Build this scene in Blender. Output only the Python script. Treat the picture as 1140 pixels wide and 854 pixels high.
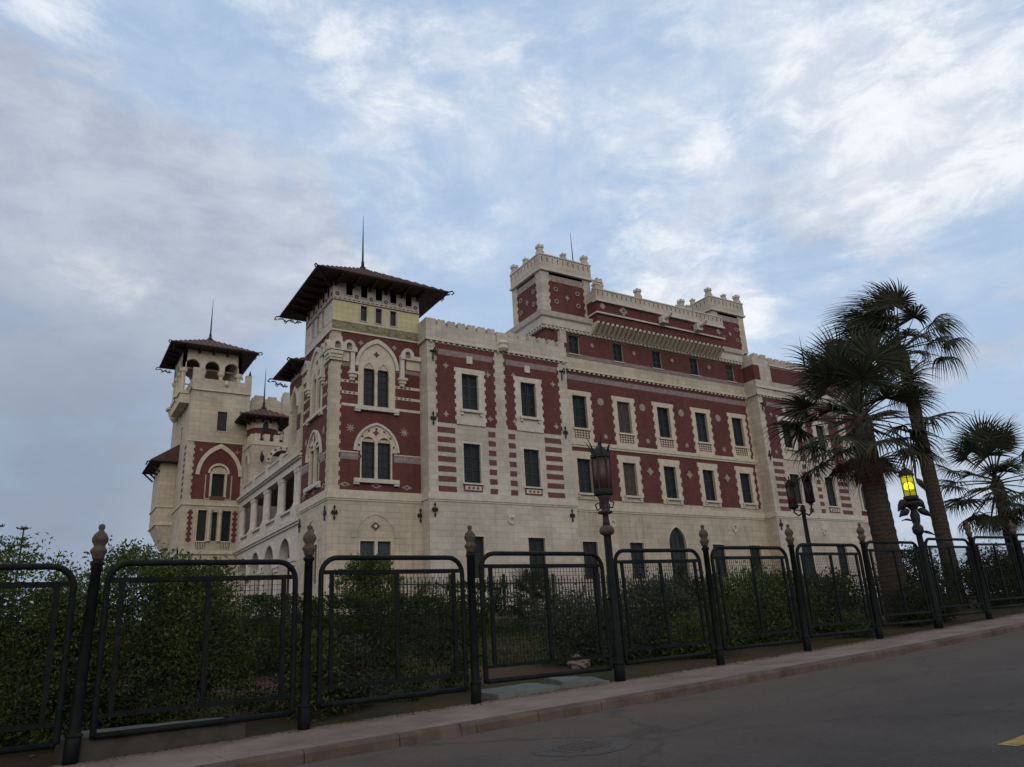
import bpy, bmesh, math, random
import numpy as np
from mathutils import Vector, Matrix, Euler
from mathutils.geometry import tessellate_polygon

random.seed(7)
R = math.radians
S = bpy.context.scene
COL = S.collection
for o in list(bpy.data.objects):
    bpy.data.objects.remove(o)

# ------------------------------------------------------------------ camera
EYE = Vector((0, 0, 1.6))
cam_d = bpy.data.cameras.new('camera')
cam = bpy.data.objects.new('camera', cam_d)
COL.objects.link(cam)
S.camera = cam
cam_d.sensor_width = 36.0
cam_d.lens = 26.79
cam_d.clip_start = 0.05
cam_d.clip_end = 6000
TH, RO, AZ = R(18.399), R(-3.054), R(32.20)
up = Vector((math.sin(RO)*math.cos(TH), math.cos(RO)*math.cos(TH), -math.sin(TH)))
fw = Vector((0, 0, -1)); fw = (fw - up*fw.dot(up)).normalized()
rt = fw.cross(up)
wx = fw*math.sin(AZ) + rt*math.cos(AZ)
wy = fw*math.cos(AZ) - rt*math.sin(AZ)
Rm = Matrix((wx, wy, up))                      # camera -> world
cam.matrix_world = Matrix.Translation(EYE) @ Rm.to_4x4()

def skydir(px, py):
    """direction in the sky (used only to lay the clouds out on the sky itself)"""
    return (Rm @ Vector(((px-570)/848.3, -(py-427)/848.3, -1))).normalized()

# ------------------------------------------------------------------ world, sun, exposure
SUN_EL, SUN_AZ = R(24), R(205)                 # compass style azimuth: 0 = +Y, 90 = +X
W = bpy.data.worlds.new('World'); S.world = W; W.use_nodes = True
def build_world():
    nt = W.node_tree; nt.nodes.clear(); N = nt.nodes.new; L = nt.links.new
    out = N('ShaderNodeOutputWorld'); bg = N('ShaderNodeBackground')
    L(bg.outputs[0], out.inputs[0])
    bg.inputs['Strength'].default_value = 0.10
    sky = N('ShaderNodeTexSky'); sky.sky_type = 'NISHITA'; sky.sun_disc = False
    sky.sun_elevation = SUN_EL; sky.sun_rotation = SUN_AZ
    sky.air_density = 1.2; sky.dust_density = 0.6; sky.ozone_density = 1.5
    tc = N('ShaderNodeTexCoord')
    sep = N('ShaderNodeSeparateXYZ'); L(tc.outputs['Generated'], sep.inputs[0])
    def math_(op, a, b=None, c=None, clamp=False):
        n = N('ShaderNodeMath'); n.operation = op; n.use_clamp = clamp
        for i, v in enumerate((a, b, c)):
            if v is None: continue
            if isinstance(v, (int, float)): n.inputs[i].default_value = v
            else: L(v, n.inputs[i])
        return n.outputs[0]
    zc = math_('MAXIMUM', sep.outputs['Z'], 0.0)
    comb = N('ShaderNodeMapping'); L(tc.outputs['Generated'], comb.inputs[0]); comb.inputs['Scale'].default_value = (1, 1, 2.1)
    def noise(scale, detail, rough, off, dist=0.0):
        mp = N('ShaderNodeMapping'); L(comb.outputs[0], mp.inputs[0]); mp.inputs['Location'].default_value = off
        n = N('ShaderNodeTexNoise'); L(mp.outputs[0], n.inputs['Vector'])
        n.inputs['Scale'].default_value = scale; n.inputs['Detail'].default_value = detail
        n.inputs['Roughness'].default_value = rough; n.inputs['Distortion'].default_value = dist
        return n.outputs['Fac']
    def blob(px, py, rad, amp):
        d = skydir(px, py)
        vm = N('ShaderNodeVectorMath'); vm.operation = 'DISTANCE'
        L(tc.outputs['Generated'], vm.inputs[0]); vm.inputs[1].default_value = d
        q = math_('DIVIDE', vm.outputs['Value'], rad/848.3)
        q = math_('MULTIPLY', q, q)
        e = math_('POWER', 2.718, math_('MULTIPLY', q, -1.0))
        return math_('MULTIPLY', e, amp)
    def total(lst):
        t = lst[0]
        for x in lst[1:]: t = math_('ADD', t, x)
        return t
    def smooth(x, a, b):
        n = N('ShaderNodeMapRange'); n.interpolation_type = 'SMOOTHSTEP'
        L(x, n.inputs[0]); n.inputs[1].default_value = a; n.inputs[2].default_value = b
        return n.outputs[0]
    def mix(f, a, b):
        n = N('ShaderNodeMix'); n.data_type = 'RGBA'
        if isinstance(f, (int, float)): n.inputs[0].default_value = f
        else: L(f, n.inputs[0])
        for i, v in ((6, a), (7, b)):
            if isinstance(v, tuple): n.inputs[i].default_value = (*v, 1)
            else: L(v, n.inputs[i])
        return n.outputs[2]
    # clear sky: the Nishita sky, paled by thin high haze
    K = 10.0                                   # colours below are radiances; strength is 0.10
    c = mix(0.80, sky.outputs[0], (0.435*K, 0.580*K, 0.790*K))
    # low haze toward the horizon, heaviest on the left
    hz = math_('POWER', math_('SUBTRACT', 1.0, zc), 6.0)
    c = mix(math_('MULTIPLY', hz, 0.85), c, (0.375*K, 0.425*K, 0.515*K))
    # grey-mauve cloud banks with broken edges
    n1 = noise(2.9, 12, 0.60, (3.1, 1.7, 0.4), 0.2); n2 = noise(8.0, 9, 0.62, (1.1, 5.7, 2.4), 0.2)
    g = total([n1, math_('MULTIPLY', n2, 0.45),
               blob(140, 190, 125, 0.25), blob(230, 290, 90, 0.14), blob(40, 430, 200, 0.07), blob(1060, 400, 190, 0.12), blob(20, 120, 90, 0.10), blob(330, 240, 60, 0.10),
               blob(230, 60, 110, -0.16), blob(650, 190, 200, -0.16), blob(520, 60, 150, -0.08), blob(60, 20, 90, -0.10)])
    gm = smooth(g, 0.72, 0.90)
    gcol = mix(smooth(n2, 0.35, 0.68), (0.400*K, 0.432*K, 0.525*K), (0.535*K, 0.565*K, 0.650*K))
    c = mix(math_('MULTIPLY', gm, 0.85), c, gcol)
    # thin veil, then broken white cloud with shaded bellies
    n3 = noise(3.8, 14, 0.66, (8.3, 4.2, 1.0), 0.35); n4 = noise(11.0, 10, 0.66, (2.3, 7.2, 3.0), 0.4)
    veil = smooth(total([n3, math_('MULTIPLY', n2, 0.3), blob(960, 150, 300, 0.10), blob(600, 220, 200, 0.03), blob(1060, 430, 200, -0.10)]), 0.52, 0.92)
    c = mix(math_('MULTIPLY', veil, 0.62), c, (0.680*K, 0.750*K, 0.850*K))
    w = total([math_('MULTIPLY', n3, 0.72), math_('MULTIPLY', n4, 0.34),
               blob(60, -5, 110, 0.22), blob(400, 25, 95, 0.22), blob(310, 5, 60, 0.12), blob(600, 0, 120, 0.10),
               blob(960, 120, 170, 0.14), blob(1000, 215, 110, 0.15), blob(1060, 150, 110, 0.06), blob(1110, 60, 150, 0.11), blob(790, 160, 28, 0.16), blob(600, 120, 32, 0.20), blob(720, 240, 90, 0.08),
               blob(740, 325, 75, 0.28), blob(830, 348, 40, 0.22), blob(110, 290, 50, 0.20), blob(160, 320, 40, 0.12), blob(430, 290, 120, 0.12),
               blob(110, 495, 45, 0.18), blob(130, 170, 110, -0.14), blob(200, 480, 200, -0.08), blob(1060, 430, 170, -0.20), blob(280, 110, 80, -0.06), blob(100, 600, 160, -0.15)])
    wm = smooth(w, 0.585, 0.86)
    wcol = mix(smooth(n4, 0.36, 0.62), (0.640*K, 0.690*K, 0.775*K), (0.88*K, 0.905*K, 0.94*K))
    c = mix(math_('MULTIPLY', wm, 0.90), c, wcol)
    # blue-grey murk low on the left
    c = mix(math_('MULTIPLY', blob(50, 540, 240, 0.85), math_('ADD', 0.65, math_('MULTIPLY', n2, 0.6))), c, (0.235*K, 0.290*K, 0.380*K))
    # warm cloud tone added to the unseen sky behind the camera, warming the light
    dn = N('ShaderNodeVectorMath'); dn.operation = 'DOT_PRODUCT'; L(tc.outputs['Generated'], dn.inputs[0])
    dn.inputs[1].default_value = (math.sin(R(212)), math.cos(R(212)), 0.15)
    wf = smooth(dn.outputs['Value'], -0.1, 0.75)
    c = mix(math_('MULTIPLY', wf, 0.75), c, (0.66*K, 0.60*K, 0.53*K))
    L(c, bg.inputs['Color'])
build_world()
sun_d = bpy.data.lights.new('sun', 'SUN'); sun = bpy.data.objects.new('sun', sun_d); COL.objects.link(sun)
sun_d.energy = 0.5; sun_d.angle = R(35); sun_d.color = (1.0, 0.93, 0.85)
sd = Vector((math.sin(SUN_AZ)*math.cos(SUN_EL), math.cos(SUN_AZ)*math.cos(SUN_EL), math.sin(SUN_EL)))
sun.rotation_euler = sd.to_track_quat('Z', 'Y').to_euler()
sun.location = (0, -20, 60)
S.view_settings.view_transform = 'Standard'
S.view_settings.look = 'None'
S.view_settings.exposure = 0.10
S.view_settings.gamma = 1.0
S.view_settings.use_curve_mapping = False
S.render.resolution_x, S.render.resolution_y = 1024, 767
S.render.engine = 'CYCLES'
S.cycles.max_bounces = 6

# ------------------------------------------------------------------ materials
MATS = {}
def node_mat(name):
    m = bpy.data.materials.new(name); m.use_nodes = True
    nt = m.node_tree; b = nt.nodes['Principled BSDF']
    MATS[name] = m
    return m, nt, b
def nz(nt, vec, scale, detail=6, rough=0.55, dist=0):
    n = nt.nodes.new('ShaderNodeTexNoise')
    n.inputs['Scale'].default_value = scale; n.inputs['Detail'].default_value = detail
    n.inputs['Roughness'].default_value = rough; n.inputs['Distortion'].default_value = dist
    if vec is not None: nt.links.new(vec, n.inputs['Vector'])
    return n.outputs['Fac']
def ramp(nt, fac, stops):
    r = nt.nodes.new('ShaderNodeValToRGB'); nt.links.new(fac, r.inputs[0])
    e = r.color_ramp.elements
    while len(e) < len(stops): e.new(0.5)
    for i, (p, c) in enumerate(stops):
        e[i].position = p; e[i].color = (*c, 1) if len(c) == 3 else c
    return r.outputs[0]
def mixc(nt, f, a, b, mode='MIX'):
    n = nt.nodes.new('ShaderNodeMix'); n.data_type = 'RGBA'; n.blend_type = mode
    for i, v in ((0, f), (6, a), (7, b)):
        if isinstance(v, (int, float)): n.inputs[i].default_value = v
        elif isinstance(v, tuple): n.inputs[i].default_value = (*v, 1)
        else: nt.links.new(v, n.inputs[i])
    return n.outputs[2]
def mth(nt, op, a, b=0.0, clamp=False):
    n = nt.nodes.new('ShaderNodeMath'); n.operation = op; n.use_clamp = clamp
    for i, v in enumerate((a, b)):
        if isinstance(v, (int, float)): n.inputs[i].default_value = v
        else: nt.links.new(v, n.inputs[i])
    return n.outputs[0]
def bump(nt, b, h, strength, dist=0.02):
    n = nt.nodes.new('ShaderNodeBump'); n.inputs['Strength'].default_value = strength
    n.inputs['Distance'].default_value = dist
    nt.links.new(h, n.inputs['Height']); nt.links.new(n.outputs[0], b.inputs['Normal'])
def worldpos(nt):
    g = nt.nodes.new('ShaderNodeNewGeometry'); return g.outputs['Position']
def wallvec(nt):
    """(x + y, z) so courses run level round every face of the palace"""
    p = worldpos(nt); s = nt.nodes.new('ShaderNodeSeparateXYZ'); nt.links.new(p, s.inputs[0])
    c = nt.nodes.new('ShaderNodeCombineXYZ')
    nt.links.new(mth(nt, 'ADD', s.outputs[0], s.outputs[1]), c.inputs[0]); nt.links.new(s.outputs[2], c.inputs[1])
    return p, c.outputs[0]
def scaled(nt, vec, s):
    m = nt.nodes.new('ShaderNodeMapping'); nt.links.new(vec, m.inputs[0]); m.inputs['Scale'].default_value = s
    return m.outputs[0]

def masonry(name, c1, c2, mortar, bw, bh, ms, rough=0.85, stain=0.35, stainc=(0.62, 0.58, 0.52)):
    m, nt, b = node_mat(name); p, v = wallvec(nt)
    br = nt.nodes.new('ShaderNodeTexBrick'); nt.links.new(v, br.inputs['Vector'])
    br.inputs['Scale'].default_value = 1.0; br.inputs['Brick Width'].default_value = bw
    br.inputs['Row Height'].default_value = bh; br.inputs['Mortar Size'].default_value = ms
    br.inputs['Mortar Smooth'].default_value = 0.3; br.inputs['Bias'].default_value = 0.0
    br.inputs['Color1'].default_value = (*c1, 1); br.inputs['Color2'].default_value = (*c2, 1)
    br.inputs['Mortar'].default_value = (*mortar, 1)
    st = nz(nt, scaled(nt, p, (0.9, 0.9, 0.16)), 1.0, 7, 0.6)
    stf = mth(nt, 'MULTIPLY', ramp(nt, st, [(0.42, (0, 0, 0)), (0.72, (1, 1, 1))]), stain)
    col = mixc(nt, stf, br.outputs['Color'], stainc, 'MULTIPLY')
    drip = nz(nt, scaled(nt, p, (3.2, 3.2, 0.10)), 1.0, 5, 0.65)
    big = nz(nt, p, 0.22, 4, 0.6)
    df = mth(nt, 'MULTIPLY', ramp(nt, drip, [(0.50, (0, 0, 0)), (0.78, (1, 1, 1))]), ramp(nt, big, [(0.40, (0.1, 0.1, 0.1)), (0.65, (0.8, 0.8, 0.8))]))
    col = mixc(nt, mth(nt, 'MULTIPLY', df, stain*2.0), col, (0.55, 0.47, 0.38), 'MULTIPLY')
    fade = nz(nt, p, 0.55, 7, 0.65, 0.6)
    col = mixc(nt, 0.8, col, ramp(nt, fade, [(0.32, (0.82, 0.81, 0.80)), (0.52, (1, 1, 1)), (0.72, (1.20, 1.19, 1.17))]), 'MULTIPLY')
    fine = nz(nt, p, 5.0, 5, 0.6)
    col = mixc(nt, 0.35, col, ramp(nt, fine, [(0.3, (0.80, 0.80, 0.80)), (0.7, (1.12, 1.11, 1.09))]), 'MULTIPLY')
    nt.links.new(col, b.inputs['Base Color']); b.inputs['Roughness'].default_value = rough
    b.inputs['Specular IOR Level'].default_value = 0.25
    bump(nt, b, br.outputs['Fac'], -0.5, 0.02)
    return m
stone_white = masonry('white_stone', (0.565, 0.525, 0.465), (0.48, 0.445, 0.39), (0.37, 0.335, 0.29), 0.80, 0.37, 0.012)
stone_cream = masonry('cream_stone', (0.555, 0.495, 0.405), (0.475, 0.42, 0.335), (0.36, 0.31, 0.245), 0.80, 0.37, 0.012)
brick_red = masonry('red_brick', (0.146, 0.049, 0.046), (0.114, 0.040, 0.039), (0.122, 0.056, 0.050), 0.28, 0.10, 0.010, stain=0.38, stainc=(0.62, 0.62, 0.62))
def plain(name, col, rough=0.6, var=0.2, scale=6.0, metal=0.0, spec=0.4, bmp=0.0, bscale=20):
    m, nt, b = node_mat(name); p = worldpos(nt)
    n = nz(nt, p, scale, 6, 0.6)
    lo = tuple(c*(1-var) for c in col); hi = tuple(min(1, c*(1+var)) for c in col)
    nt.links.new(ramp(nt, n, [(0.3, lo), (0.7, hi)]), b.inputs['Base Color'])
    b.inputs['Roughness'].default_value = rough; b.inputs['Metallic'].default_value = metal
    b.inputs['Specular IOR Level'].default_value = spec
    if bmp: bump(nt, b, nz(nt, p, bscale, 6, 0.65), bmp, 0.02)
    return m
trim_white = plain('white_trim', (0.545, 0.505, 0.45), 0.8, 0.16, 2.5, bmp=0.15)
trim_cream = plain('cream_trim', (0.55, 0.49, 0.39), 0.8, 0.16, 2.5, bmp=0.15)
grey_band = plain('grey_mauve_band', (0.235, 0.185, 0.185), 0.8, 0.25, 4.0)
frieze_mat = plain('carved_frieze', (0.30, 0.255, 0.225), 0.85, 0.5, 9.0, bmp=0.4)
brick_dark = plain('brown_brick', (0.135, 0.055, 0.050), 0.85, 0.25, 5.0)
roof_tile = plain('brown_roof_tile', (0.085, 0.038, 0.030), 0.75, 0.4, 3.0, bmp=0.3)
roof_timber = plain('dark_eave_timber', (0.035, 0.020, 0.018), 0.7, 0.3, 6.0)
shutter_mat = plain('dark_green_shutter', (0.018, 0.026, 0.028), 0.5, 0.3, 5.0)
shutter_brown = plain('weathered_brown_shutter', (0.085, 0.070, 0.062), 0.7, 0.3, 5.0)
def vary_by_object(m, lo, hi):
    nt = m.node_tree; b = nt.nodes['Principled BSDF']; l = b.inputs['Base Color'].links[0]; src = l.from_socket
    oi = nt.nodes.new('ShaderNodeObjectInfo')
    nt.links.new(mixc(nt, 1.0, src, ramp(nt, oi.outputs['Random'], [(0.0, (lo,)*3), (0.75, (1, 1, 1)), (1.0, (hi,)*3)]), 'MULTIPLY'), b.inputs['Base Color'])
vary_by_object(shutter_mat, 0.6, 2.2); vary_by_object(shutter_brown, 0.8, 1.2)
glass_dark, _nt, _b = node_mat('dark_window_glass')
_b.inputs['Base Color'].default_value = (0.012, 0.016, 0.018, 1); _b.inputs['Roughness'].default_value = 0.30
_b.inputs['Specular IOR Level'].default_value = 0.35
iron = plain('black_iron', (0.016, 0.016, 0.017), 0.6, 0.3, 10, spec=0.25)
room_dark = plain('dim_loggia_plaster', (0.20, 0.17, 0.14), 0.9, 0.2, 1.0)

def olive_frieze():
    m, nt, b = node_mat('olive_tile_frieze'); p, v = wallvec(nt)
    vo = nt.nodes.new('ShaderNodeTexVoronoi'); nt.links.new(scaled(nt, v, (2.4, 3.2, 1)), vo.inputs['Vector'])
    vo.inputs['Scale'].default_value = 1.6
    c = ramp(nt, vo.outputs['Distance'], [(0.10, (0.40, 0.36, 0.21)), (0.25, (0.17, 0.155, 0.075)), (0.45, (0.26, 0.235, 0.13)), (0.62, (0.14, 0.125, 0.07))])
    nt.links.new(c, b.inputs['Base Color']); b.inputs['Roughness'].default_value = 0.6
    return m
olive = olive_frieze()
def yellow_tile():
    m, nt, b = node_mat('pale_yellow_lozenge_tile'); p, v = wallvec(nt)
    mp = nt.nodes.new('ShaderNodeMapping'); nt.links.new(v, mp.inputs[0]); mp.inputs['Rotation'].default_value = (0, 0, R(45))
    ch = nt.nodes.new('ShaderNodeTexChecker'); nt.links.new(mp.outputs[0], ch.inputs['Vector']); ch.inputs['Scale'].default_value = 4.0
    ch.inputs['Color1'].default_value = (0.55, 0.49, 0.25, 1); ch.inputs['Color2'].default_value = (0.58, 0.52, 0.34, 1)
    nt.links.new(mixc(nt, 0.3, ch.outputs['Color'], ramp(nt, nz(nt, p, 2.0), [(0.3, (0.7, 0.7, 0.7)), (0.7, (1.1, 1.1, 1.1))]), 'MULTIPLY'), b.inputs['Base Color'])
    b.inputs['Roughness'].default_value = 0.5
    return m
yellow_mat = yellow_tile()

def asphalt_mat():
    m, nt, b = node_mat('asphalt'); p = worldpos(nt)
    s = nt.nodes.new('ShaderNodeSeparateXYZ'); nt.links.new(p, s.inputs[0])
    grain = nz(nt, p, 60, 3, 0.7); big = nz(nt, p, 0.55, 6, 0.6)
    base = ramp(nt, big, [(0.35, (0.048, 0.0400, 0.0355)), (0.68, (0.074, 0.0615, 0.0540))])
    base = mixc(nt, 0.5, base, ramp(nt, grain, [(0.3, (0.6, 0.6, 0.6)), (0.7, (1.4, 1.4, 1.4))]), 'MULTIPLY')
    # reddish dust washed along the kerb
    d = mth(nt, 'SUBTRACT', mth(nt, 'ADD', mth(nt, 'MULTIPLY', s.outputs[0], 0.068), 10.55), s.outputs[1])
    d = mth(nt, 'ADD', d, mth(nt, 'MULTIPLY', mth(nt, 'SUBTRACT', nz(nt, p, 0.9, 6, 0.6), 0.5), 4.5))
    mr = nt.nodes.new('ShaderNodeMapRange'); nt.links.new(d, mr.inputs[0])
    mr.inputs[1].default_value = 0.1; mr.inputs[2].default_value = 5.5; mr.inputs[3].default_value = 0.85; mr.inputs[4].default_value = 0.0
    base = mixc(nt, mr.outputs[0], base, (0.104, 0.080, 0.067))
    spk = nz(nt, p, 16, 4, 0.75)
    base = mixc(nt, 0.55, base, ramp(nt, spk, [(0.32, (0.62, 0.62, 0.62)), (0.5, (1, 1, 1)), (0.70, (1.35, 1.33, 1.30))]), 'MULTIPLY')
    # cracks
    mv = nt.nodes.new('ShaderNodeMapping'); nt.links.new(p, mv.inputs[0]); mv.inputs['Rotation'].default_value = (0, 0, 0.5)
    mv.inputs['Scale'].default_value = (0.16, 0.32, 0.0)
    wob = nt.nodes.new('ShaderNodeTexNoise'); nt.links.new(p, wob.inputs['Vector']); wob.inputs['Scale'].default_value = 0.8; wob.inputs['Detail'].default_value = 8
    wv = nt.nodes.new('ShaderNodeVectorMath'); wv.operation = 'MULTIPLY_ADD'
    nt.links.new(wob.outputs['Color'], wv.inputs[0]); wv.inputs[1].default_value = (0.35, 0.35, 0); nt.links.new(mv.outputs[0], wv.inputs[2])
    vo = nt.nodes.new('ShaderNodeTexVoronoi'); vo.feature = 'DISTANCE_TO_EDGE'; vo.inputs['Scale'].default_value = 1.0
    nt.links.new(wv.outputs[0], vo.inputs['Vector'])
    cr = ramp(nt, vo.outputs['Distance'], [(0.0, (1, 1, 1)), (0.010, (0, 0, 0))])
    base = mixc(nt, mth(nt, 'MULTIPLY', cr, 0.38), base, (0.014, 0.012, 0.012))
    # oily patches
    oil = ramp(nt, nz(nt, p, 0.35, 5, 0.6), [(0.56, (0, 0, 0)), (0.66, (1, 1, 1))])
    base = mixc(nt, mth(nt, 'MULTIPLY', oil, 0.35), base, (0.033, 0.029, 0.029))
    nt.links.new(base, b.inputs['Base Color']); b.inputs['Roughness'].default_value = 0.85; b.inputs['Specular IOR Level'].default_value = 0.2
    bump(nt, b, grain, 0.35, 0.01)
    return m
asphalt = asphalt_mat()
def pave_mat():
    m, nt, b = node_mat('worn_pinkish_paving'); p = worldpos(nt)
    big = nz(nt, p, 1.0, 7, 0.65); g = nz(nt, p, 34, 4, 0.7)
    base = ramp(nt, big, [(0.34, (0.160, 0.124, 0.105)), (0.66, (0.260, 0.206, 0.178))])
    br = nt.nodes.new('ShaderNodeTexBrick'); nt.links.new(p, br.inputs['Vector']); br.inputs['Scale'].default_value = 1.0
    br.offset = 0.0; br.inputs['Brick Width'].default_value = 1.2; br.inputs['Row Height'].default_value = 1.3
    br.inputs['Mortar Size'].default_value = 0.012; br.inputs['Color1'].default_value = (1, 1, 1, 1); br.inputs['Color2'].default_value = (0.88, 0.88, 0.88, 1)
    br.inputs['Mortar'].default_value = (0.62, 0.6, 0.58, 1)
    base = mixc(nt, 0.6, base, br.outputs['Color'], 'MULTIPLY')
    base = mixc(nt, 0.6, base, ramp(nt, g, [(0.3, (0.7, 0.7, 0.7)), (0.7, (1.25, 1.25, 1.25))]), 'MULTIPLY')
    s = nt.nodes.new('ShaderNodeSeparateXYZ'); nt.links.new(p, s.inputs[0])
    d = mth(nt, 'SUBTRACT', s.outputs[1], mth(nt, 'ADD', mth(nt, 'MULTIPLY', s.outputs[0], 0.057), 12.75))
    d = mth(nt, 'ADD', d, mth(nt, 'MULTIPLY', mth(nt, 'SUBTRACT', nz(nt, p, 1.5, 6, 0.7), 0.5), 1.6))
    soil = ramp(nt, d, [(0.0, (0, 0, 0)), (0.5, (1, 1, 1))])
    base = mixc(nt, mth(nt, 'MULTIPLY', soil, 0.8), base, (0.105, 0.066, 0.048))
    nt.links.new(base, b.inputs['Base Color']); b.inputs['Roughness'].default_value = 0.9; b.inputs['Specular IOR Level'].default_value = 0.2
    bump(nt, b, g, 0.4, 0.01)
    return m
pave = pave_mat()
kerb_mat = plain('worn_reddish_kerb_stone', (0.092, 0.064, 0.053), 0.9, 0.45, 1.6, bmp=0.5, bscale=14)
def soil_mat():
    m, nt, b = node_mat('garden_soil'); p = worldpos(nt)
    a = nz(nt, p, 0.30, 6, 0.6); g = nz(nt, p, 9, 6, 0.7)
    base = mixc(nt, ramp(nt, a, [(0.40, (0, 0, 0)), (0.60, (1, 1, 1))]), (0.085, 0.050, 0.036), (0.040, 0.045, 0.020))
    base = mixc(nt, 0.7, base, ramp(nt, g, [(0.3, (0.55, 0.55, 0.55)), (0.7, (1.3, 1.3, 1.3))]), 'MULTIPLY')
    nt.links.new(base, b.inputs['Base Color']); b.inputs['Roughness'].default_value = 0.95; b.inputs['Specular IOR Level'].default_value = 0.1
    bump(nt, b, g, 0.7, 0.04)
    return m
soil = soil_mat()
def leaf_mat(name, c1, c2, c3, rough=0.72, trans=0.2):
    m, nt, b = node_mat(name); p = worldpos(nt)
    oi = nt.nodes.new('ShaderNodeNewGeometry')
    r = ramp(nt, oi.outputs['Random Per Island'], [(0.0, c1), (0.5, c2), (1.0, c3)])
    n = nz(nt, p, 1.4, 4, 0.6)
    col = mixc(nt, 0.7, r, ramp(nt, n, [(0.32, (0.60, 0.62, 0.6)), (0.68, (1.3, 1.25, 1.15))]), 'MULTIPLY')
    nt.links.new(col, b.inputs['Base Color']); b.inputs['Roughness'].default_value = rough
    b.inputs['Specular IOR Level'].default_value = 0.14
    if 'Transmission Weight' in b.inputs and trans:
        tr = nt.nodes.new('ShaderNodeBsdfTranslucent'); nt.links.new(col, tr.inputs[0])
        ms = nt.nodes.new('ShaderNodeMixShader'); ms.inputs[0].default_value = trans
        nt.links.new(b.outputs[0], ms.inputs[1]); nt.links.new(tr.outputs[0], ms.inputs[2])
        nt.links.new(ms.outputs[0], nt.nodes['Material Output'].inputs[0])
    return m
leaf_green = leaf_mat('glossy_green_leaf', (0.040, 0.060, 0.018), (0.066, 0.094, 0.026), (0.125, 0.150, 0.045))
leaf_dark = leaf_mat('dark_hedge_leaf', (0.022, 0.032, 0.012), (0.034, 0.048, 0.017), (0.056, 0.070, 0.024))
leaf_grey = leaf_mat('grey_green_leaf', (0.040, 0.050, 0.038), (0.058, 0.072, 0.052), (0.080, 0.092, 0.066))
frond_mat = leaf_mat('palm_frond', (0.036, 0.044, 0.028), (0.056, 0.064, 0.040), (0.085, 0.090, 0.058), 0.6, 0.12)
frond_dry = leaf_mat('dry_palm_frond', (0.050, 0.034, 0.020), (0.070, 0.048, 0.028), (0.090, 0.064, 0.036), 0.8, 0.05)
grass_mat = leaf_mat('lawn_grass', (0.028, 0.042, 0.014), (0.045, 0.060, 0.018), (0.070, 0.080, 0.026), 0.7, 0.1)
bark = plain('twig_bark', (0.045, 0.032, 0.024), 0.9, 0.3, 8, bmp=0.5)
def palm_bark_mat():
    m, nt, b = node_mat('ringed_palm_bark'); p = worldpos(nt)
    wv = nt.nodes.new('ShaderNodeTexWave'); wv.wave_type = 'BANDS'; wv.bands_direction = 'Z'
    nt.links.new(p, wv.inputs['Vector']); wv.inputs['Scale'].default_value = 1.9; wv.inputs['Distortion'].default_value = 5.0
    wv.inputs['Detail'].default_value = 4; wv.inputs['Detail Scale'].default_value = 2.0
    f = nz(nt, scaled(nt, p, (1, 1, 0.25)), 9, 6, 0.7)
    c = mixc(nt, 0.5, ramp(nt, wv.outputs['Fac'], [(0.1, (0.048, 0.037, 0.030)), (0.8, (0.066, 0.051, 0.041))]), ramp(nt, f, [(0.3, (0.5, 0.5, 0.5)), (0.7, (1.4, 1.4, 1.4))]), 'MULTIPLY')
    nt.links.new(c, b.inputs['Base Color']); b.inputs['Roughness'].default_value = 0.95; b.inputs['Specular IOR Level'].default_value = 0.1
    bump(nt, b, mth(nt, 'ADD', mth(nt, 'MULTIPLY', wv.outputs['Fac'], 0.35), f), 0.7, 0.03)
    return m
palm_bark = palm_bark_mat()
fence_paint = plain('dark_green_black_paint', (0.0075, 0.0098, 0.0100), 0.6, 0.5, 5.0, spec=0.12, bmp=0.10)
def rusty(m, amount, col=(0.050, 0.022, 0.012)):
    nt = m.node_tree; b = nt.nodes['Principled BSDF']; src = b.inputs['Base Color'].links[0].from_socket; p = worldpos(nt)
    f = mth(nt, 'MULTIPLY', ramp(nt, nz(nt, p, 4.5, 9, 0.72), [(0.58, (0, 0, 0)), (0.66, (1, 1, 1))]), amount)
    nt.links.new(mixc(nt, f, src, col), b.inputs['Base Color'])
rusty(fence_paint, 0.55)
finial_paint = plain('tarnished_bronze_paint', (0.080, 0.060, 0.047), 0.65, 0.4, 9.0, spec=0.2)
lamp_brown = plain('rust_brown_lamp_iron', (0.036, 0.021, 0.019), 0.65, 0.35, 7.0)
lamp_glass_off, _nt, _b = node_mat('amber_lamp_glass')
_b.inputs['Base Color'].default_value = (0.050, 0.021, 0.018, 1); _b.inputs['Roughness'].default_value = 0.5
lamp_lit, _nt, _b = node_mat('lit_yellow_lamp_glass')
_b.inputs['Base Color'].default_value = (0.25, 0.20, 0.02, 1); _b.inputs['Roughness'].default_value = 0.3
_b.inputs['Emission Color'].default_value = (0.44, 0.45, 0.02, 1); _b.inputs['Emission Strength'].default_value = 0.30
_t = _nt.nodes.new('ShaderNodeBsdfTransparent'); _t.inputs[0].default_value = (0.88, 0.90, 0.12, 1)
_x = _nt.nodes.new('ShaderNodeMixShader'); _x.inputs[0].default_value = 0.45
_nt.links.new(_b.outputs[0], _x.inputs[1]); _nt.links.new(_t.outputs[0], _x.inputs[2])
_nt.links.new(_x.outputs[0], _nt.nodes['Material Output'].inputs[0])
lamp_bulb, _nt, _b = node_mat('glowing_bulb')
_b.inputs['Emission Color'].default_value = (0.98, 0.95, 0.14, 1); _b.inputs['Emission Strength'].default_value = 2.6
concrete = plain('weathered_concrete', (0.050, 0.044, 0.036), 0.9, 0.35, 3.0, bmp=0.4)
slab_green = plain('mossy_grey_slab', (0.130, 0.135, 0.120), 0.9, 0.3, 3.0, bmp=0.3)
yellow_paint = plain('worn_yellow_road_paint', (0.26, 0.185, 0.040), 0.85, 0.55, 9.0)
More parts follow.
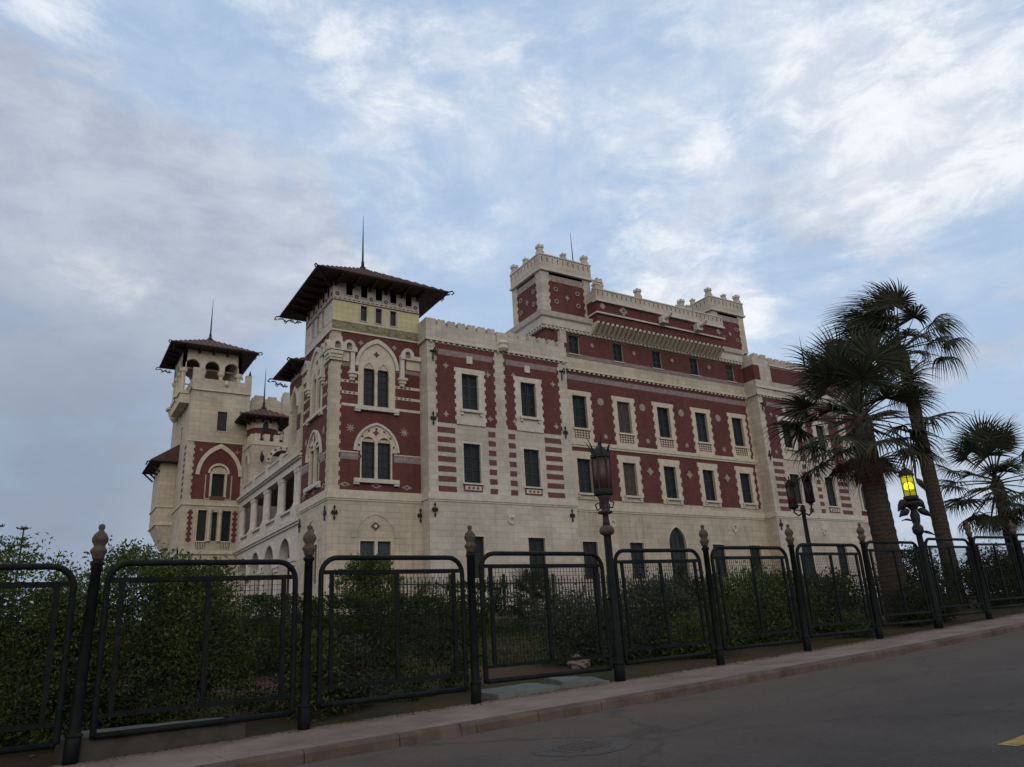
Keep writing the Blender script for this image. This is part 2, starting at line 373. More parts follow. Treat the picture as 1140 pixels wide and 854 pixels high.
rock_mat = plain('pale_rock', (0.20, 0.165, 0.145), 0.9, 0.3, 6.0, bmp=0.5)

# ------------------------------------------------------------------ mesh helpers
class FR:                                        # a wall frame: u runs along the wall, d comes out of it
    def __init__(s, o, U, N): s.o, s.U, s.N = Vector(o), Vector(U), Vector(N)
    def p(s, u, z, d=0.0): return s.o + s.U*u + s.N*d + Vector((0, 0, z))
def front(y, x=0.0): return FR((x, y, 0), (1, 0, 0), (0, -1, 0))
def left(x, y=0.0): return FR((x, y, 0), (0, 1, 0), (-1, 0, 0))
LOCAL = FR((0, 0, 0), (1, 0, 0), (0, -1, 0))

class MB:
    def __init__(s): s.v, s.f, s.m, s.mats = [], [], [], []
    def mi(s, mat):
        if mat not in s.mats: s.mats.append(mat)
        return s.mats.index(mat)
    def add(s, vs, fs, mat):
        b = len(s.v); s.v += [tuple(x) for x in vs]; i = s.mi(mat)
        for f in fs: s.f.append([b+k for k in f]); s.m.append(i)
    def box(s, x0, x1, y0, y1, z0, z1, mat):
        vs = [(x, y, z) for x in (x0, x1) for y in (y0, y1) for z in (z0, z1)]
        s.add(vs, [(0,1,3,2),(4,6,7,5),(0,4,5,1),(2,3,7,6),(0,2,6,4),(1,5,7,3)], mat)
    def fbox(s, F, u0, u1, z0, z1, d0, d1, mat):
        vs = [F.p(u, z, d) for u in (u0, u1) for d in (d0, d1) for z in (z0, z1)]
        s.add(vs, [(0,1,3,2),(4,6,7,5),(0,4,5,1),(2,3,7,6),(0,2,6,4),(1,5,7,3)], mat)
    def prism(s, F, outer, holes, d0, d1, mat, back=False):
        loops = [list(outer)] + [list(h) for h in holes]
        tri = tessellate_polygon([[Vector((u, z, 0)) for u, z in l] for l in loops])
        flat = [q for l in loops for q in l]; n = len(flat)
        vs = [F.p(u, z, d1) for u, z in flat] + [F.p(u, z, d0) for u, z in flat]
        fs = [tuple(t) for t in tri]
        if back: fs += [tuple(n+k for k in t) for t in tri]
        b = 0
        for l in loops:
            k = len(l)
            for i in range(k):
                j = (i+1) % k
                fs.append((b+i, b+j, n+b+j, n+b+i))
            b += k
        s.add(vs, fs, mat)
    def tube(s, pts, rad, mat, seg=8, closed_ends=True):
        pts = [Vector(p) for p in pts]; n = len(pts)
        if not hasattr(rad, '__len__'): rad = [rad]*n
        vs = []; prev = None
        for i in range(n):
            t = (pts[min(i+1, n-1)] - pts[max(i-1, 0)]).normalized()
            if prev is None:
                a = Vector((0, 0, 1)) if abs(t.z) < 0.9 else Vector((1, 0, 0))
                x = t.cross(a).normalized()
            else:
                x = (prev - t*prev.dot(t)).normalized()
            prev = x; y = t.cross(x)
            for k in range(seg):
                an = 2*math.pi*k/seg
                vs.append(pts[i] + (x*math.cos(an) + y*math.sin(an))*rad[i])
        fs = [(i*seg+k, i*seg+(k+1) % seg, (i+1)*seg+(k+1) % seg, (i+1)*seg+k) for i in range(n-1) for k in range(seg)]
        if closed_ends: fs += [tuple(range(seg))[::-1], tuple((n-1)*seg+k for k in range(seg))]
        s.add(vs, fs, mat)
    def lathe(s, prof, c, mat, seg=16, axis=None):
        c = Vector(c); vs = []; n = len(prof)
        for r, z in prof:
            for k in range(seg):
                a = 2*math.pi*k/seg
                vs.append(c + Vector((r*math.cos(a), r*math.sin(a), z)))
        fs = [(i*seg+k, i*seg+(k+1) % seg, (i+1)*seg+(k+1) % seg, (i+1)*seg+k) for i in range(n-1) for k in range(seg)]
        fs += [tuple(range(seg))[::-1], tuple((n-1)*seg+k for k in range(seg))]
        s.add(vs, fs, mat)
    def build(s, name, parent=None, smooth=False, loc=None):
        me = bpy.data.meshes.new(name); me.from_pydata(s.v, [], s.f)
        for m in s.mats: me.materials.append(m)
        me.polygons.foreach_set('material_index', s.m)
        bm = bmesh.new(); bm.from_mesh(me); bmesh.ops.recalc_face_normals(bm, faces=bm.faces[:]); bm.to_mesh(me); bm.free()
        if smooth: me.polygons.foreach_set('use_smooth', [True]*len(me.polygons))
        me.update()
        o = bpy.data.objects.new(name, me); COL.objects.link(o)
        if parent: o.parent = parent
        if loc is not None: o.location = loc
        return o
def mesh_obj(name, vs, fs, mats, idx=None, parent=None, smooth=False):
    me = bpy.data.meshes.new(name); me.from_pydata(vs, [], fs)
    for m in mats: me.materials.append(m)
    if idx is not None: me.polygons.foreach_set('material_index', idx)
    if smooth: me.polygons.foreach_set('use_smooth', [True]*len(me.polygons))
    me.update(); o = bpy.data.objects.new(name, me); COL.objects.link(o)
    if parent: o.parent = parent
    return o
def thing(name, label, cat, loc=(0, 0, 0), rz=0.0, group=None):
    o = bpy.data.objects.new(name, None); COL.objects.link(o); o.location = loc; o.rotation_euler = (0, 0, rz)
    o.empty_display_size = 0.3
    o['label'] = label; o['category'] = cat
    if group: o['group'] = group
    return o
def tag(o, label, cat, group=None):
    o['label'] = label; o['category'] = cat
    if group: o['group'] = group
    return o
def kind(o, k): o['kind'] = k; return o
def copy_tree(o, parent=None):
    c = o.copy(); COL.objects.link(c)
    if parent: c.parent = parent
    for ch in list(o.children): copy_tree(ch, c)
    return c
def rect(u0, u1, z0, z1): return [(u0, z0), (u1, z0), (u1, z1), (u0, z1)]
def arc_pts(c, w, zs, h, n=10):
    """from right springing over the crown to left springing (pointed when h > w/2)"""
    r = (h*h + w*w/4)/w
    aa = math.acos(max(-1, min(1, (r - w/2)/r)))
    right = [(c + w/2 - r + r*math.cos(aa*i/n), zs + r*math.sin(aa*i/n)) for i in range(n+1)]
    leftp = [(2*c - u, z) for u, z in right[:-1]][::-1]
    return right + leftp
def arch(c, w, z0, zs, h, n=10): return [(c - w/2, z0), (c + w/2, z0)] + arc_pts(c, w, zs, h, n)
def arch_band(c, w, t, zs, h, th=None, n=12, zb=None):
    zb = zs if zb is None else zb
    o = [(c + w/2 + t, zb)] + arc_pts(c, w + 2*t, zs, h + (th or t), n) + [(c - w/2 - t, zb)]
    i = [(c + w/2, zb)] + arc_pts(c, w, zs, h, n) + [(c - w/2, zb)]
    return o + i[::-1]
def teeth(u, z0, z1, dep, pitch=0.62):
    """vertical toothed edge from z0 up to z1"""
    n = max(1, round((z1 - z0)/pitch)); p = (z1 - z0)/n; out = []
    for i in range(n):
        a = z0 + i*p
        out += [(u, a), (u, a + p/2), (u + dep, a + p/2), (u + dep, a + p)]
    return out
def toothed(u0, u1, z0, z1, dl, dr, pitch=0.62):
    """rectangle whose sides carry teeth of depth dl / dr pointing outward"""
    r = teeth(u1, z0, z1, dr, pitch) if dr else [(u1, z0), (u1, z1)]
    l = teeth(u0, z0, z1, -dl, pitch) if dl else [(u0, z0), (u0, z1)]
    return r + l[::-1]
def diamond(c, z, rx, rz): return [(c-rx, z), (c, z-rz), (c+rx, z), (c, z+rz)]
def ngon(c, z, r, n=8, a0=0.0): return [(c + r*math.cos(a0+2*math.pi*i/n), z + r*math.sin(a0+2*math.pi*i/n)) for i in range(n)]
def star(c, z, r1, r2, n=8): return [(c + (r1 if i % 2 == 0 else r2)*math.cos(math.pi*i/n), z + (r1 if i % 2 == 0 else r2)*math.sin(math.pi*i/n)) for i in range(2*n)]

# ------------------------------------------------------------------ terrain, road, pavement
def zp(x):
    x = max(-14.0, min(46.0, x)); return .227 + .029*x + .00042*x*x
def yf(x): return 13.114 + .057*x
def yk(x): return 10.62 + .066*x
def sst(t): t = max(0., min(1., t)); return t*t*(3-2*t)
def gz(x, y):
    s = zp(x)
    if y < yf(x) - 1.0: return s - 0.175
    t = (y - yf(x))/24.0
    base = s - 0.02 if y > yf(x) else s - 0.175 + 0.155*(y - yf(x) + 1.0)
    up_ = 3.0 - s
    z = base + up_*sst(t)
    far = sst((math.hypot(x-30, y-50) - 60)/150.0)
    return z*(1-far) + (-1.0)*far
def axis(vals):
    return vals
xs = [-1500, -700, -300, -150, -90, -60] + [-40 + 2*i for i in range(20)] + [i*1.0 for i in range(0, 60)] + [60 + 4*i for i in range(15)] + [130, 160, 220, 320, 500, 900, 1500]
ys = [-1500, -600, -250, -120, -60, -30, -15, -6, 0, 3, 6, 8] + [9 + .5*i for i in range(30)] + [24 + i for i in range(30)] + [56, 60, 66, 72, 80, 90, 105, 125, 150, 190, 250, 350, 600, 1000, 2000]
vs = []
for yy in ys:
    for xx in xs:
        z = gz(xx, yy)
        if yy > yf(xx) + 0.4 and yy < 60: z += 0.06*math.sin(xx*1.7 + yy*.9)*math.sin(yy*1.3 - xx*.4)
        vs.append((xx, yy, z))
nx = len(xs)
fs = [(j*nx+i, j*nx+i+1, (j+1)*nx+i+1, (j+1)*nx+i) for j in range(len(ys)-1) for i in range(nx-1)]
kind(mesh_obj('ground', vs, fs, [soil], smooth=True), 'structure')
# road: a sheet following the slope
rx = [-60 + i*1.5 for i in range(0, 94)]
vs = []; fs = []
rows = [-9.0, -4, 0, 2, 4, 6, 8]
for i, x in enumerate(rx):
    for r in rows: vs.append((x, r + .066*x, zp(x) - 0.150))
    vs.append((x, yk(x) - 0.02, zp(x) - 0.150))
k = len(rows)+1
fs = [(i*k+j, (i+1)*k+j, (i+1)*k+j+1, i*k+j+1) for i in range(len(rx)-1) for j in range(k-1)]
kind(mesh_obj('road', vs, fs, [asphalt], smooth=True), 'structure')
vs = []; fs = []
for i, x in enumerate(rx):
    ya, yb_ = yk(x) + 0.22, yf(x) + 0.16
    for t in range(7):
        vs.append((x, ya + (yb_-ya)*t/6, zp(x) + 0.004*math.sin(x*2.1+t)))
    vs.append((x, yb_ + 0.02, zp(x) - 0.25))
fs = [(i*8+j, (i+1)*8+j, (i+1)*8+j+1, i*8+j+1) for i in range(len(rx)-1) for j in range(7)]
kind(mesh_obj('pavement', vs, fs, [pave], smooth=False), 'structure')
# kerb stones, chipped, one continuous kerb
kb = MB(); rk = random.Random(5); x = -40.0
while x < 60:
    l = 1.15 + rk.random()*.25; x1 = x + l - .012
    for i in range(5):
        a = x + (x1-x)*i/5; b_ = x + (x1-x)*(i+1)/5
        ja, jb = rk.uniform(-.006, .006), rk.uniform(-.02, .0)
        chip = 0.0
        if 4.9 < a < 5.6: chip = 0.06
        vs = []
        for xx in (a, b_):
            y0 = yk(xx) + ja; z1 = zp(xx) + 0.006
            zb = zp(xx) - .19
            vs += [(xx, y0, zb), (xx, y0 + .015 + chip, z1 - .045), (xx, y0 + .05 + chip, z1 + jb*.3), (xx, y0 + .225, z1), (xx, y0 + .225, zb)]
        kb.add(vs, [(0, 1, 6, 5), (1, 2, 7, 6), (2, 3, 8, 7), (3, 4, 9, 8), (0, 4, 3, 2, 1), (5, 6, 7, 8, 9)], kerb_mat)
    x += l
kind(kb.build('kerb'), 'structure')
# yellow lane dash
mk = MB()
for x0 in (8.35, 14.4, 20.4):
    n = 6
    for i in range(n):
        a = x0 + 3.0*i/n; b_ = x0 + 3.0*(i+1)/n
        y0 = 4.42 - .55
        vs = [(a, y0 + .066*a, zp(a)-.145), (b_, y0 + .066*b_, zp(b_)-.145), (b_, y0 + .2 + .066*b_, zp(b_)-.145), (a, y0 + .2 + .066*a, zp(a)-.145)]
        mk.add(vs, [(0, 1, 2, 3)], yellow_paint)
kind(mk.build('road_marking'), 'structure')

# ------------------------------------------------------------------ the palace
PAL = thing('palace', 'large red and white striped palace with battlements, roofed towers and arcades', 'palace', (36, 50, 3.0))
PL = Vector((36, 50, 3.0))
def part(mb, name, parent=None, smooth=False):
    o = mb.build(name, PAL if parent is None else parent, smooth)
    if parent is None: o.location = -PL          # meshes are written in world coordinates
    return o
def place(o, F, u, z, d=0.0):
    """hang a local part (u along +X, out along -Y) on a wall frame"""
    p = F.p(u, z, d) - PL
    o.location = p
    o.rotation_euler = (0, 0, math.atan2(F.N.x, -F.N.y) if True else 0)
def put_copy(proto, F, u, z, d=0.0):
    c = copy_tree(proto, PAL); place(c, F, u, z, d); return c

Yw, Yc, ZB = 40.55, 41.72, 2.6
TX, TY = 13.62, 41.66
# ---- window prototypes (origin = middle of the opening at its foot)
def shutter_mb(w, h, mat):
    mb = MB(); F = LOCAL
    mb.fbox(F, -w/2, w/2, 0, h, -.24, -.19, mat)
    for s_ in (-1, 1):
        a, b_ = (-w/2, -.015) if s_ < 0 else (.015, w/2)
        for u0, u1 in ((a, a+.07), (b_-.07, b_)): mb.fbox(F, u0, u1, 0, h, -.19, -.14, mat)
        for z0 in (0, h*.32, h*.66, h-.09): mb.fbox(F, a+.07, b_-.07, z0, z0+.09, -.19, -.145, mat)
        n = int(h/.11)
        for i in range(n):
            z0 = .04 + (h-.1)*i/n
            mb.add([F.p(a+.07, z0, -.155), F.p(b_-.07, z0, -.155), F.p(b_-.07, z0+.07, -.185), F.p(a+.07, z0+.07, -.185)], [(0, 1, 2, 3)], mat)
    return mb
protos = []
def window_proto(kindname, w, h, smat, frame):
    """frame: function that draws the stone frame around the opening"""
    f = MB(); frame(f, w, h)
    o = f.build('window', PAL); s_ = shutter_mb(w, h, smat).build('shutter', o)
    protos.append(o); return o
def fr_wing_up(f, w, h):
    F = LOCAL; sw = .43
    f.prism(F, toothed(-w/2-sw, w/2+sw, -.98, h+.36, .09, .09, .55), [rect(-w/2, w/2, 0, h)], -.02, .085, trim_white)
    f.fbox(F, -w/2-.20, w/2+.20, -.17, -.002, .05, .26, trim_white)
    for s_ in (-1, 1): f.fbox(F, s_*(w/2+.08)-.08, s_*(w/2+.08)+.08, -.36, -.172, .05, .20, trim_white)
    f.fbox(F, -.20, .20, h+.72, h+1.22, .03, .12, trim_white)
def fr_wing_low(f, w, h):
    F = LOCAL
    f.prism(F, rect(-w/2-.10, w/2+.10, -.02, h+.10), [rect(-w/2, w/2, 0, h)], -.02, .03, trim_white)
    f.fbox(F, -w/2-.12, w/2+.12, -.12, -.022, .0, .14, trim_white)
    f.fbox(F, -w/2-.05, w/2+.05, -.54, -.13, .0, .045, brick_dark)
    f.fbox(F, -w/2+.04, w/2-.04, -.46, -.20, .045, .06, trim_white)
    for i in (-1, 0, 1): f.prism(F, ngon(i*.30, -.33, .085, 6), [], .06, .08, brick_dark)
def fr_mid_up(f, w, h):
    F = LOCAL
    f.prism(F, toothed(-w/2-.36, w/2+.36, -.96, h+.36, .11, .11, .62), [rect(-w/2, w/2, 0, h)], -.02, .085, trim_cream)
    f.fbox(F, -w/2-.12, w/2+.12, -.14, -.002, .05, .2, trim_cream)
    f.fbox(F, -w/2-.02, w/2+.02, -.72, -.16, .085, .10, brick_dark)
    for i in range(5):
        for j in range(3): f.fbox(F, -w/2+.02+i*(w-.04)/5, -w/2+.02+i*(w-.04)/5+.15, -.69+j*.18, -.69+j*.18+.12, .10, .13, trim_cream)
def fr_mid_low(f, w, h):
    F = LOCAL
    f.prism(F, toothed(-w/2-.36, w/2+.36, -.42, h+.52, .11, .11, .62), [rect(-w/2, w/2, 0, h)], -.02, .085, trim_cream)
    f.fbox(F, -w/2-.16, w/2+.16, -.14, -.002, .05, .26, trim_white)
    for s_ in (-1, 1): f.fbox(F, s_*(w/2+.06)-.07, s_*(w/2+.06)+.07, -.30, -.142, .05, .20, trim_white)
def fr_plain(f, w, h):
    F = LOCAL
    f.prism(F, rect(-w/2-.06, w/2+.06, -.06, h+.06), [rect(-w/2, w/2, 0, h)], -.02, .02, trim_cream)
def fr_attic(f, w, h):
    F = LOCAL
    f.prism(F, rect(-w/2-.05, w/2+.05, -.05, h+.05), [rect(-w/2, w/2, 0, h)], -.02, .025, brick_dark)
    f.fbox(F, -w/2-.1, w/2+.1, -.12, -.052, .0, .1, trim_cream)
W_wu = window_proto('wing upper', 1.20, 2.40, shutter_mat, fr_wing_up)
W_wl = window_proto('wing lower', 1.20, 2.46, shutter_mat, fr_wing_low)
W_mu = window_proto('middle upper', 1.25, 2.42, shutter_mat, fr_mid_up)
W_ml = window_proto('middle lower', 1.22, 2.42, shutter_mat, fr_mid_low)
W_mub = window_proto('middle upper brown', 1.25, 2.42, shutter_brown, fr_mid_up)
W_mlb = window_proto('middle lower brown', 1.22, 2.42, shutter_brown, fr_mid_low)
W_gr = window_proto('ground', 1.25, 2.45, shutter_mat, fr_plain)
W_at = window_proto('attic', 0.95, 1.38, shutter_mat, fr_attic)
def use(proto, F, u, z):
    """first use moves the prototype, later uses copy it"""
    if not proto.get('used'):
        proto['used'] = 1; place(proto, F, u, z); return proto
    return put_copy(proto, F, u, z)
def hole(c, w, z, h): return rect(c-w/2, c+w/2, z, z+h)

# ---- merlon outlines
def crenel(u0, u1, z0, zt, zm, pitch=.80, wid=.52):
    """parapet outline u0..u1, solid from z0 to zt, merlons to zm"""
    n = max(1, round((u1-u0)/pitch)); p = (u1-u0)/n; top = []
    for i in range(n):
        a = u0 + i*p + (p-wid)/2; b_ = a + wid; m_ = (a+b_)/2
        top += [(a, zt), (a-.03, zm-.10), (a+.04, zm), (m_-.06, zm-.02), (m_, zm-.09), (m_+.06, zm-.02), (b_-.04, zm), (b_+.03, zm-.10), (b_, zt)]
    return [(u0, z0), (u1, z0), (u1, zt)] + top[::-1] + [(u0, zt)]
def slit_parapet(mb, F, u0, u1, z0, z1, mat, d0, d1, pitch=.46):
    n = max(1, round((u1-u0)/pitch)); p = (u1-u0)/n
    holes = [rect(u0+(i+.5)*p-.055, u0+(i+.5)*p+.055, z0+.50*(z1-z0), z0+.86*(z1-z0)) for i in range(n)]
    mb.prism(F, rect(u0, u1, z0, z1), holes, d0, d1, mat)
    mb.fbox(F, u0, u1, z0, z1, d0-.25, d0, mat)
    mb.fbox(F, u0-.05, u1+.05, z0-.16, z0-.002, d0-.2, d1+.10, trim_white)
    mb.fbox(F, u0-.03, u1+.03, z1+.002, z1+.10, d0-.27, d1+.05, trim_white)
def finial_block(mb, x, y, z, h, r=.32):
    q = r*.70; h *= .86
    mb.box(x-q, x+q, y-q, y+q, z, z+h*.34, stone_white)
    mb.box(x-q*.78, x+q*.78, y-q*.78, y+q*.78, z+h*.34, z+h*.70, stone_white)
    mb.box(x-q*1.02, x+q*1.02, y-q*1.02, y+q*1.02, z+h*.70, z+h*.86, trim_white)
    for sx in (-1, 1):
        for sy in (-1, 1): mb.box(x+sx*q*.6-q*.32, x+sx*q*.6+q*.32, y+sy*q*.6-q*.32, y+sy*q*.6+q*.32, z+h*.86, z+h, stone_white)
    mb.box(x-q*1.35, x-q*1.02, y-.06, y+.06, z, z+h*.20, trim_white); mb.box(x+q*1.02, x+q*1.35, y-.06, y+.06, z, z+h*.20, trim_white)

# ---- wing (used twice: left of the middle range and right of it)
def wing(x0, tall):
    F = front(Yw, x0); E = 10.68 if not tall else 11.0
    c1, c2 = 2.96, 7.37
    if tall: c2 = 7.37
    w = MB()
    holes = []
    for c in (c1, c2):
        holes += [hole(c, 1.20, 15.31, 2.40), hole(c, 1.20, 10.69, 2.46), hole(c, 1.25, 5.0, 2.45)]
    w.prism(F, rect(0, E, ZB, 19.8), holes, -.34, 0, stone_white)
    # returns and rear of the projection
    w.box(x0, x0+.34, Yw+.341, 42.4, ZB, 19.79, stone_white if not tall else stone_cream)
    w.box(x0+E-.34, x0+E, Yw+.341, 42.4 if not tall else 61.9, ZB, 19.79, stone_white)
    part(w, 'wing_wall')
    # belt course, footings, cornice
    b = MB()
    b.fbox(F, -.07, E+.07, 9.58, 10.02, 0.002, .10, trim_white)
    b.fbox(left(x0, 0), Yw+.0, 42.0, 9.58, 10.02, 0.002, .07, trim_white)
    b.fbox(F, -.07, E+.07, 9.47, 9.578, 0.002, .05, trim_white)
    part(b, 'belt_course'); b = MB()
    b.fbox(F, -.14, E+.14, 19.66, 19.80, 0.032, .16, trim_white)
    b.fbox(left(x0, 0), Yw-.1, 41.9, 19.66, 19.80, 0.002, .14, trim_white)
    for i in range(26): b.fbox(F, .25+i*(E-.5)/25-.07, .25+i*(E-.5)/25+.07, 19.54, 19.658, 0.033, .12, trim_white)
    part(b, 'cornice')
    # red brick bays with toothed borders
    for (a, e, c) in ((.66, 4.76, c1), (5.66, 9.88, c2)):
        r = MB()
        r.prism(F, toothed(a, e, 14.36, 19.54, .10, .10, .55), [rect(c-.9, c+.9, 14.9, 18.0)], 0.002, .032, brick_red)
        r.fbox(F, a+.08, e-.08, 18.78, 19.17, .033, .045, grey_band)
        for u, z in ((a+.62, 18.1), (e-.45, 17.9), (a+.55, 14.9), (e-.4, 14.9)):
            r.prism(F, star(u, z, .24, .11, 4), [], .033, .05, frieze_mat)
        part(r, 'brick_panel')
    for k in range(7):
        z0 = 10.06 + k*.61
        for a, e in ((.62, 1.82), (4.18, 4.70), (5.68, 6.18), (8.48, 9.80)):
            j = .02*math.sin(k*3+a); r = MB()
            r.prism(F, [(a+j, z0), (e+j, z0+.01), (e-j, z0+.33), (a-j, z0+.34)], [], 0.002, .028, brick_dark); part(r, 'brick_band')
    # battlemented parapet
    p = MB()
    p.fbox(F, -.10, .62, 19.81, 21.15 if not tall else 23.0, -.3, .12, stone_white)
    if not tall:
        p.prism(F, crenel(.621, 5.05, 19.81, 20.78, 21.18), [], -.25, .10, stone_white, True)
        p.prism(F, crenel(5.95, E+.05, 19.81, 20.78, 21.18), [], -.25, .10, stone_white, True)
        p.fbox(F, 5.06, 5.94, 19.81, 21.0, -.25, .16, stone_white)
        p.lathe([(.22, -.45), (.38, -.28), (.34, -.05), (.42, .08), (.32, .25), (.15, .36)], (x0+5.5, Yw-.16, 20.1), trim_white, 10)
        p.fbox(left(x0, 0), Yw+.31, 42.2, 19.81, 21.15, -.3, .10, stone_white)
        p.fbox(F, E-.25, E+.25, 21.19, 22.1, -.35, .0, stone_white)
    else:
        p.fbox(F, .621, 1.9, 19.81, 23.0, -.3, .10, stone_white)
        p.prism(F, crenel(.0, 1.9, 23.001, 23.05, 23.4), [], -.3, .12, stone_white, True)
        p.prism(F, rect(1.901, E, 19.81, 22.75), [], -.3, .05, stone_white)
        p.fbox(F, 2.1, E-.4, 21.05, 22.35, .051, .075, brick_red)
        p.prism(F, crenel(1.901, E, 22.76, 22.9, 23.25), [], -.3, .08, stone_white, True)
        p.fbox(F, 1.901, E+.1, 22.45, 22.6, .051, .16, trim_white)
        p.fbox(F, -.14, E+.14, 20.3, 20.5, .121, .2, trim_white)
        p.fbox(left(x0, 0), Yw+.31, 41.9, 19.81, 23.3, -.3, .095, stone_white)
        p.fbox(left(x0, 0), Yw-.115, 41.65, 21.0, 22.3, .102, .118, brick_red)
        p.fbox(F, -.122, .6, 21.0, 22.3, .121, .135, brick_red)
        p.box(x0+.3, x0+E-.3, Yw+.31, 46, 19.9, 22.6, stone_white)
    part(p, 'parapet')
    for c in (c1, c2):
        use(W_wu, F, c, 15.31); use(W_wl, F, c, 10.69); use(W_gr, F, c, 5.0)
    # iron anchors and the little plaque
    for u, z in ((.33, 14.55), (.33, 8.95), (10.2, 14.55), (10.25, 8.95)):
        a = MB()
        a.tube([F.p(u, z-.42, .07), F.p(u, z+.42, .07)], .035, iron, 6)
        for s_ in (-1, 1):
            a.prism(F, diamond(u+s_*.11, z, .10, .15), [], .04, .09, iron)
            a.prism(F, diamond(u, z+s_*.30, .07, .13), [], .04, .09, iron)
        part(a, 'wall_anchor')
    for u in (.38, 10.25):
        a = MB()
        a.tube([F.p(u, 18.3, .05), F.p(u, 18.95, .06), F.p(u+.05, 19.1, .3), F.p(u, 18.85, .45), F.p(u-.05, 18.6, .35)], .045, iron, 6)
        a.tube([F.p(u-.2, 18.95, .06), F.p(u+.2, 18.95, .06)], .05, iron, 6)
        part(a, 'iron_bracket')
    q = MB()
    q.prism(F, ngon(5.6, 8.5, .27, 8), [ngon(5.6, 8.5, .17, 8)], 0.002, .08, trim_white)
    q.prism(F, rect(5.33, 5.87, 8.7, 8.86), [], 0.002, .07, trim_white)
    part(q, 'stone_plaque')
wing(19.37, False)
wing(49.49, True)

# ---- middle range
def middle():
    F = front(Yc); x0, x1 = 30.05, 49.49
    cu = [31.84, 35.90, 39.80, 43.79, 47.87]
    ca = [31.82, 35.95, 39.86, 43.87, 47.98]
    holes = []
    for c in cu:
        holes += [hole(c, 1.25, 15.36, 2.42), hole(c-.02, 1.22, 10.73, 2.42)]
    for c in ca: holes.append(hole(c, .95, 21.03, 1.38))
    for c in (31.8, 35.88, 43.9, 47.82): holes.append(hole(c, 1.25, 5.0, 2.45))
    holes.append(arch(39.78, 1.68, 4.2, 7.45, 1.2))
    w = MB()
    w.prism(F, rect(x0, x1, ZB, 22.6), holes, -.34, 0, stone_cream)
    part(w, 'middle_wall')
    r = MB()
    def quoined(z0, z1, hs): r.prism(F, toothed(x0+.02, x1-.32, z0, z1, 0, .1, .62), hs, .002, .032, brick_red)
    mids = [(cu[i]+cu[i+1])/2 for i in range(4)]
    quoined(10.34, 13.94, [rect(c-.8, c+.8, 10.5, 13.5) for c in cu])
    for m_ in mids: r.prism(F, star(m_, 12.65, .34, .20, 4), [], .033, .055, frieze_mat)
    part(r, 'brick_panel'); r = MB()
    quoined(14.40, 19.66, [rect(c-.8, c+.8, 14.7, 18.0) for c in cu])
    r.fbox(F, x0+.02, x1-.02, 18.95, 19.34, .033, .045, grey_band)
    for m_ in mids:
        r.prism(F, ngon(m_-.1, 17.55, .30, 8), [], .033, .055, frieze_mat)
        r.prism(F, star(m_+.1, 14.95, .24, .13, 6), [], .033, .055, frieze_mat)
    part(r, 'brick_panel'); r = MB()
    r.prism(F, rect(x0, x1, 21.0, 22.5), [rect(c-.53, c+.53, 21.01, 22.45) for c in ca], .002, .03, brick_red)
    r.fbox(F, x0, x1, 20.70, 20.998, .002, .035, grey_band)
    for i in range(4): r.prism(F, ngon((ca[i]+ca[i+1])/2-.4, 21.9, .17, 6), [], .031, .05, frieze_mat)
    part(r, 'brick_panel')
    b = MB()
    b.fbox(F, x0, x1, 9.58, 10.0, .002, .10, trim_cream)
    b.fbox(F, x0, x1, 9.46, 9.578, .002, .05, trim_cream)
    part(b, 'belt_course'); b = MB()
    b.fbox(F, x0, x1, 13.97, 14.12, .033, .10, trim_cream); b.fbox(F, x0, x1, 14.122, 14.38, .033, .16, trim_cream)
    part(b, 'belt_course'); b = MB()
    b.fbox(F, x0, x1, 19.68, 19.86, .033, .20, trim_cream)
    for i in range(44):
        u = x0 + .2 + i*(x1-x0-.4)/43
        b.fbox(F, u-.09, u+.09, 19.55, 19.678, .033, .16, trim_white)
    part(b, 'cornice')
    # upper cornice carried round the left end of the attic block
    c = MB()
    prof = [(.05, 22.58), (.18, 22.58), (.20, 22.78), (.30, 22.80), (.34, 23.35), (.50, 23.45), (.62, 23.78), (0, 23.86)]
    a0 = 29.27
    FL = left(a0, 0)
    vs = []
    for d, z in prof: vs.append((x1, Yc-d, z))
    for d, z in prof: vs.append((a0-d, Yc-d, z))
    for d, z in prof: vs.append((a0-d, 47.5, z))
    n = len(prof)
    fs = [(k*n+i, k*n+i+1, (k+1)*n+i+1, (k+1)*n+i) for k in range(2) for i in range(n-1)]
    c.add(vs, fs, trim_white)
    for i in range(58):
        u = a0 + i*(x1-a0)/57
        c.fbox(F, u-.07, u+.07, 22.60, 22.76, .202, .30, trim_white)
    for i in range(16):
        u = Yc - .1 + i*.36
        c.fbox(FL, u-.07, u+.07, 22.60, 22.76, .202, .30, trim_white)
    part(c, 'cornice')
    # body of the attic block and of the whole range behind
    e = MB()
    e.box(a0, x1, 42.062, 47.5, 19.7, 23.84, stone_cream)
    e.fbox(left(a0, 0), Yc+.0, 47.5, 20.98, 22.56, .002, .03, brick_red)
    e.box(a0, 30.05, Yc, 42.06, 19.81, 23.8, stone_cream)
    e.fbox(F, a0, 30.049, 20.98, 22.56, .002, .03, brick_red)
    e.box(19.9, 60.2, 42.41, 61.9, ZB, 19.6, stone_cream)
    part(e, 'rear_wall')
    for c_ in cu:
        i = cu.index(c_)
        use(W_mub if i == 1 else W_mu, F, c_, 15.36); use(W_mlb if i == 1 else W_ml, F, c_-.02, 10.73)
    for c_ in ca: use(W_at, F, c_, 21.03)
    for c_ in (31.8, 35.88, 43.9, 47.82): use(W_gr, F, c_, 5.0)
    d = MB(); d.prism(F, arch_band(39.78, 1.68, .10, 7.45, 1.2, .12, zb=4.2), [], -.02, .03, trim_cream)
    door = part(d, 'door')
    g = MB(); g.prism(F, arch(39.78, 1.68, 4.2, 7.45, 1.2), [], -.28, -.2, shutter_mat)
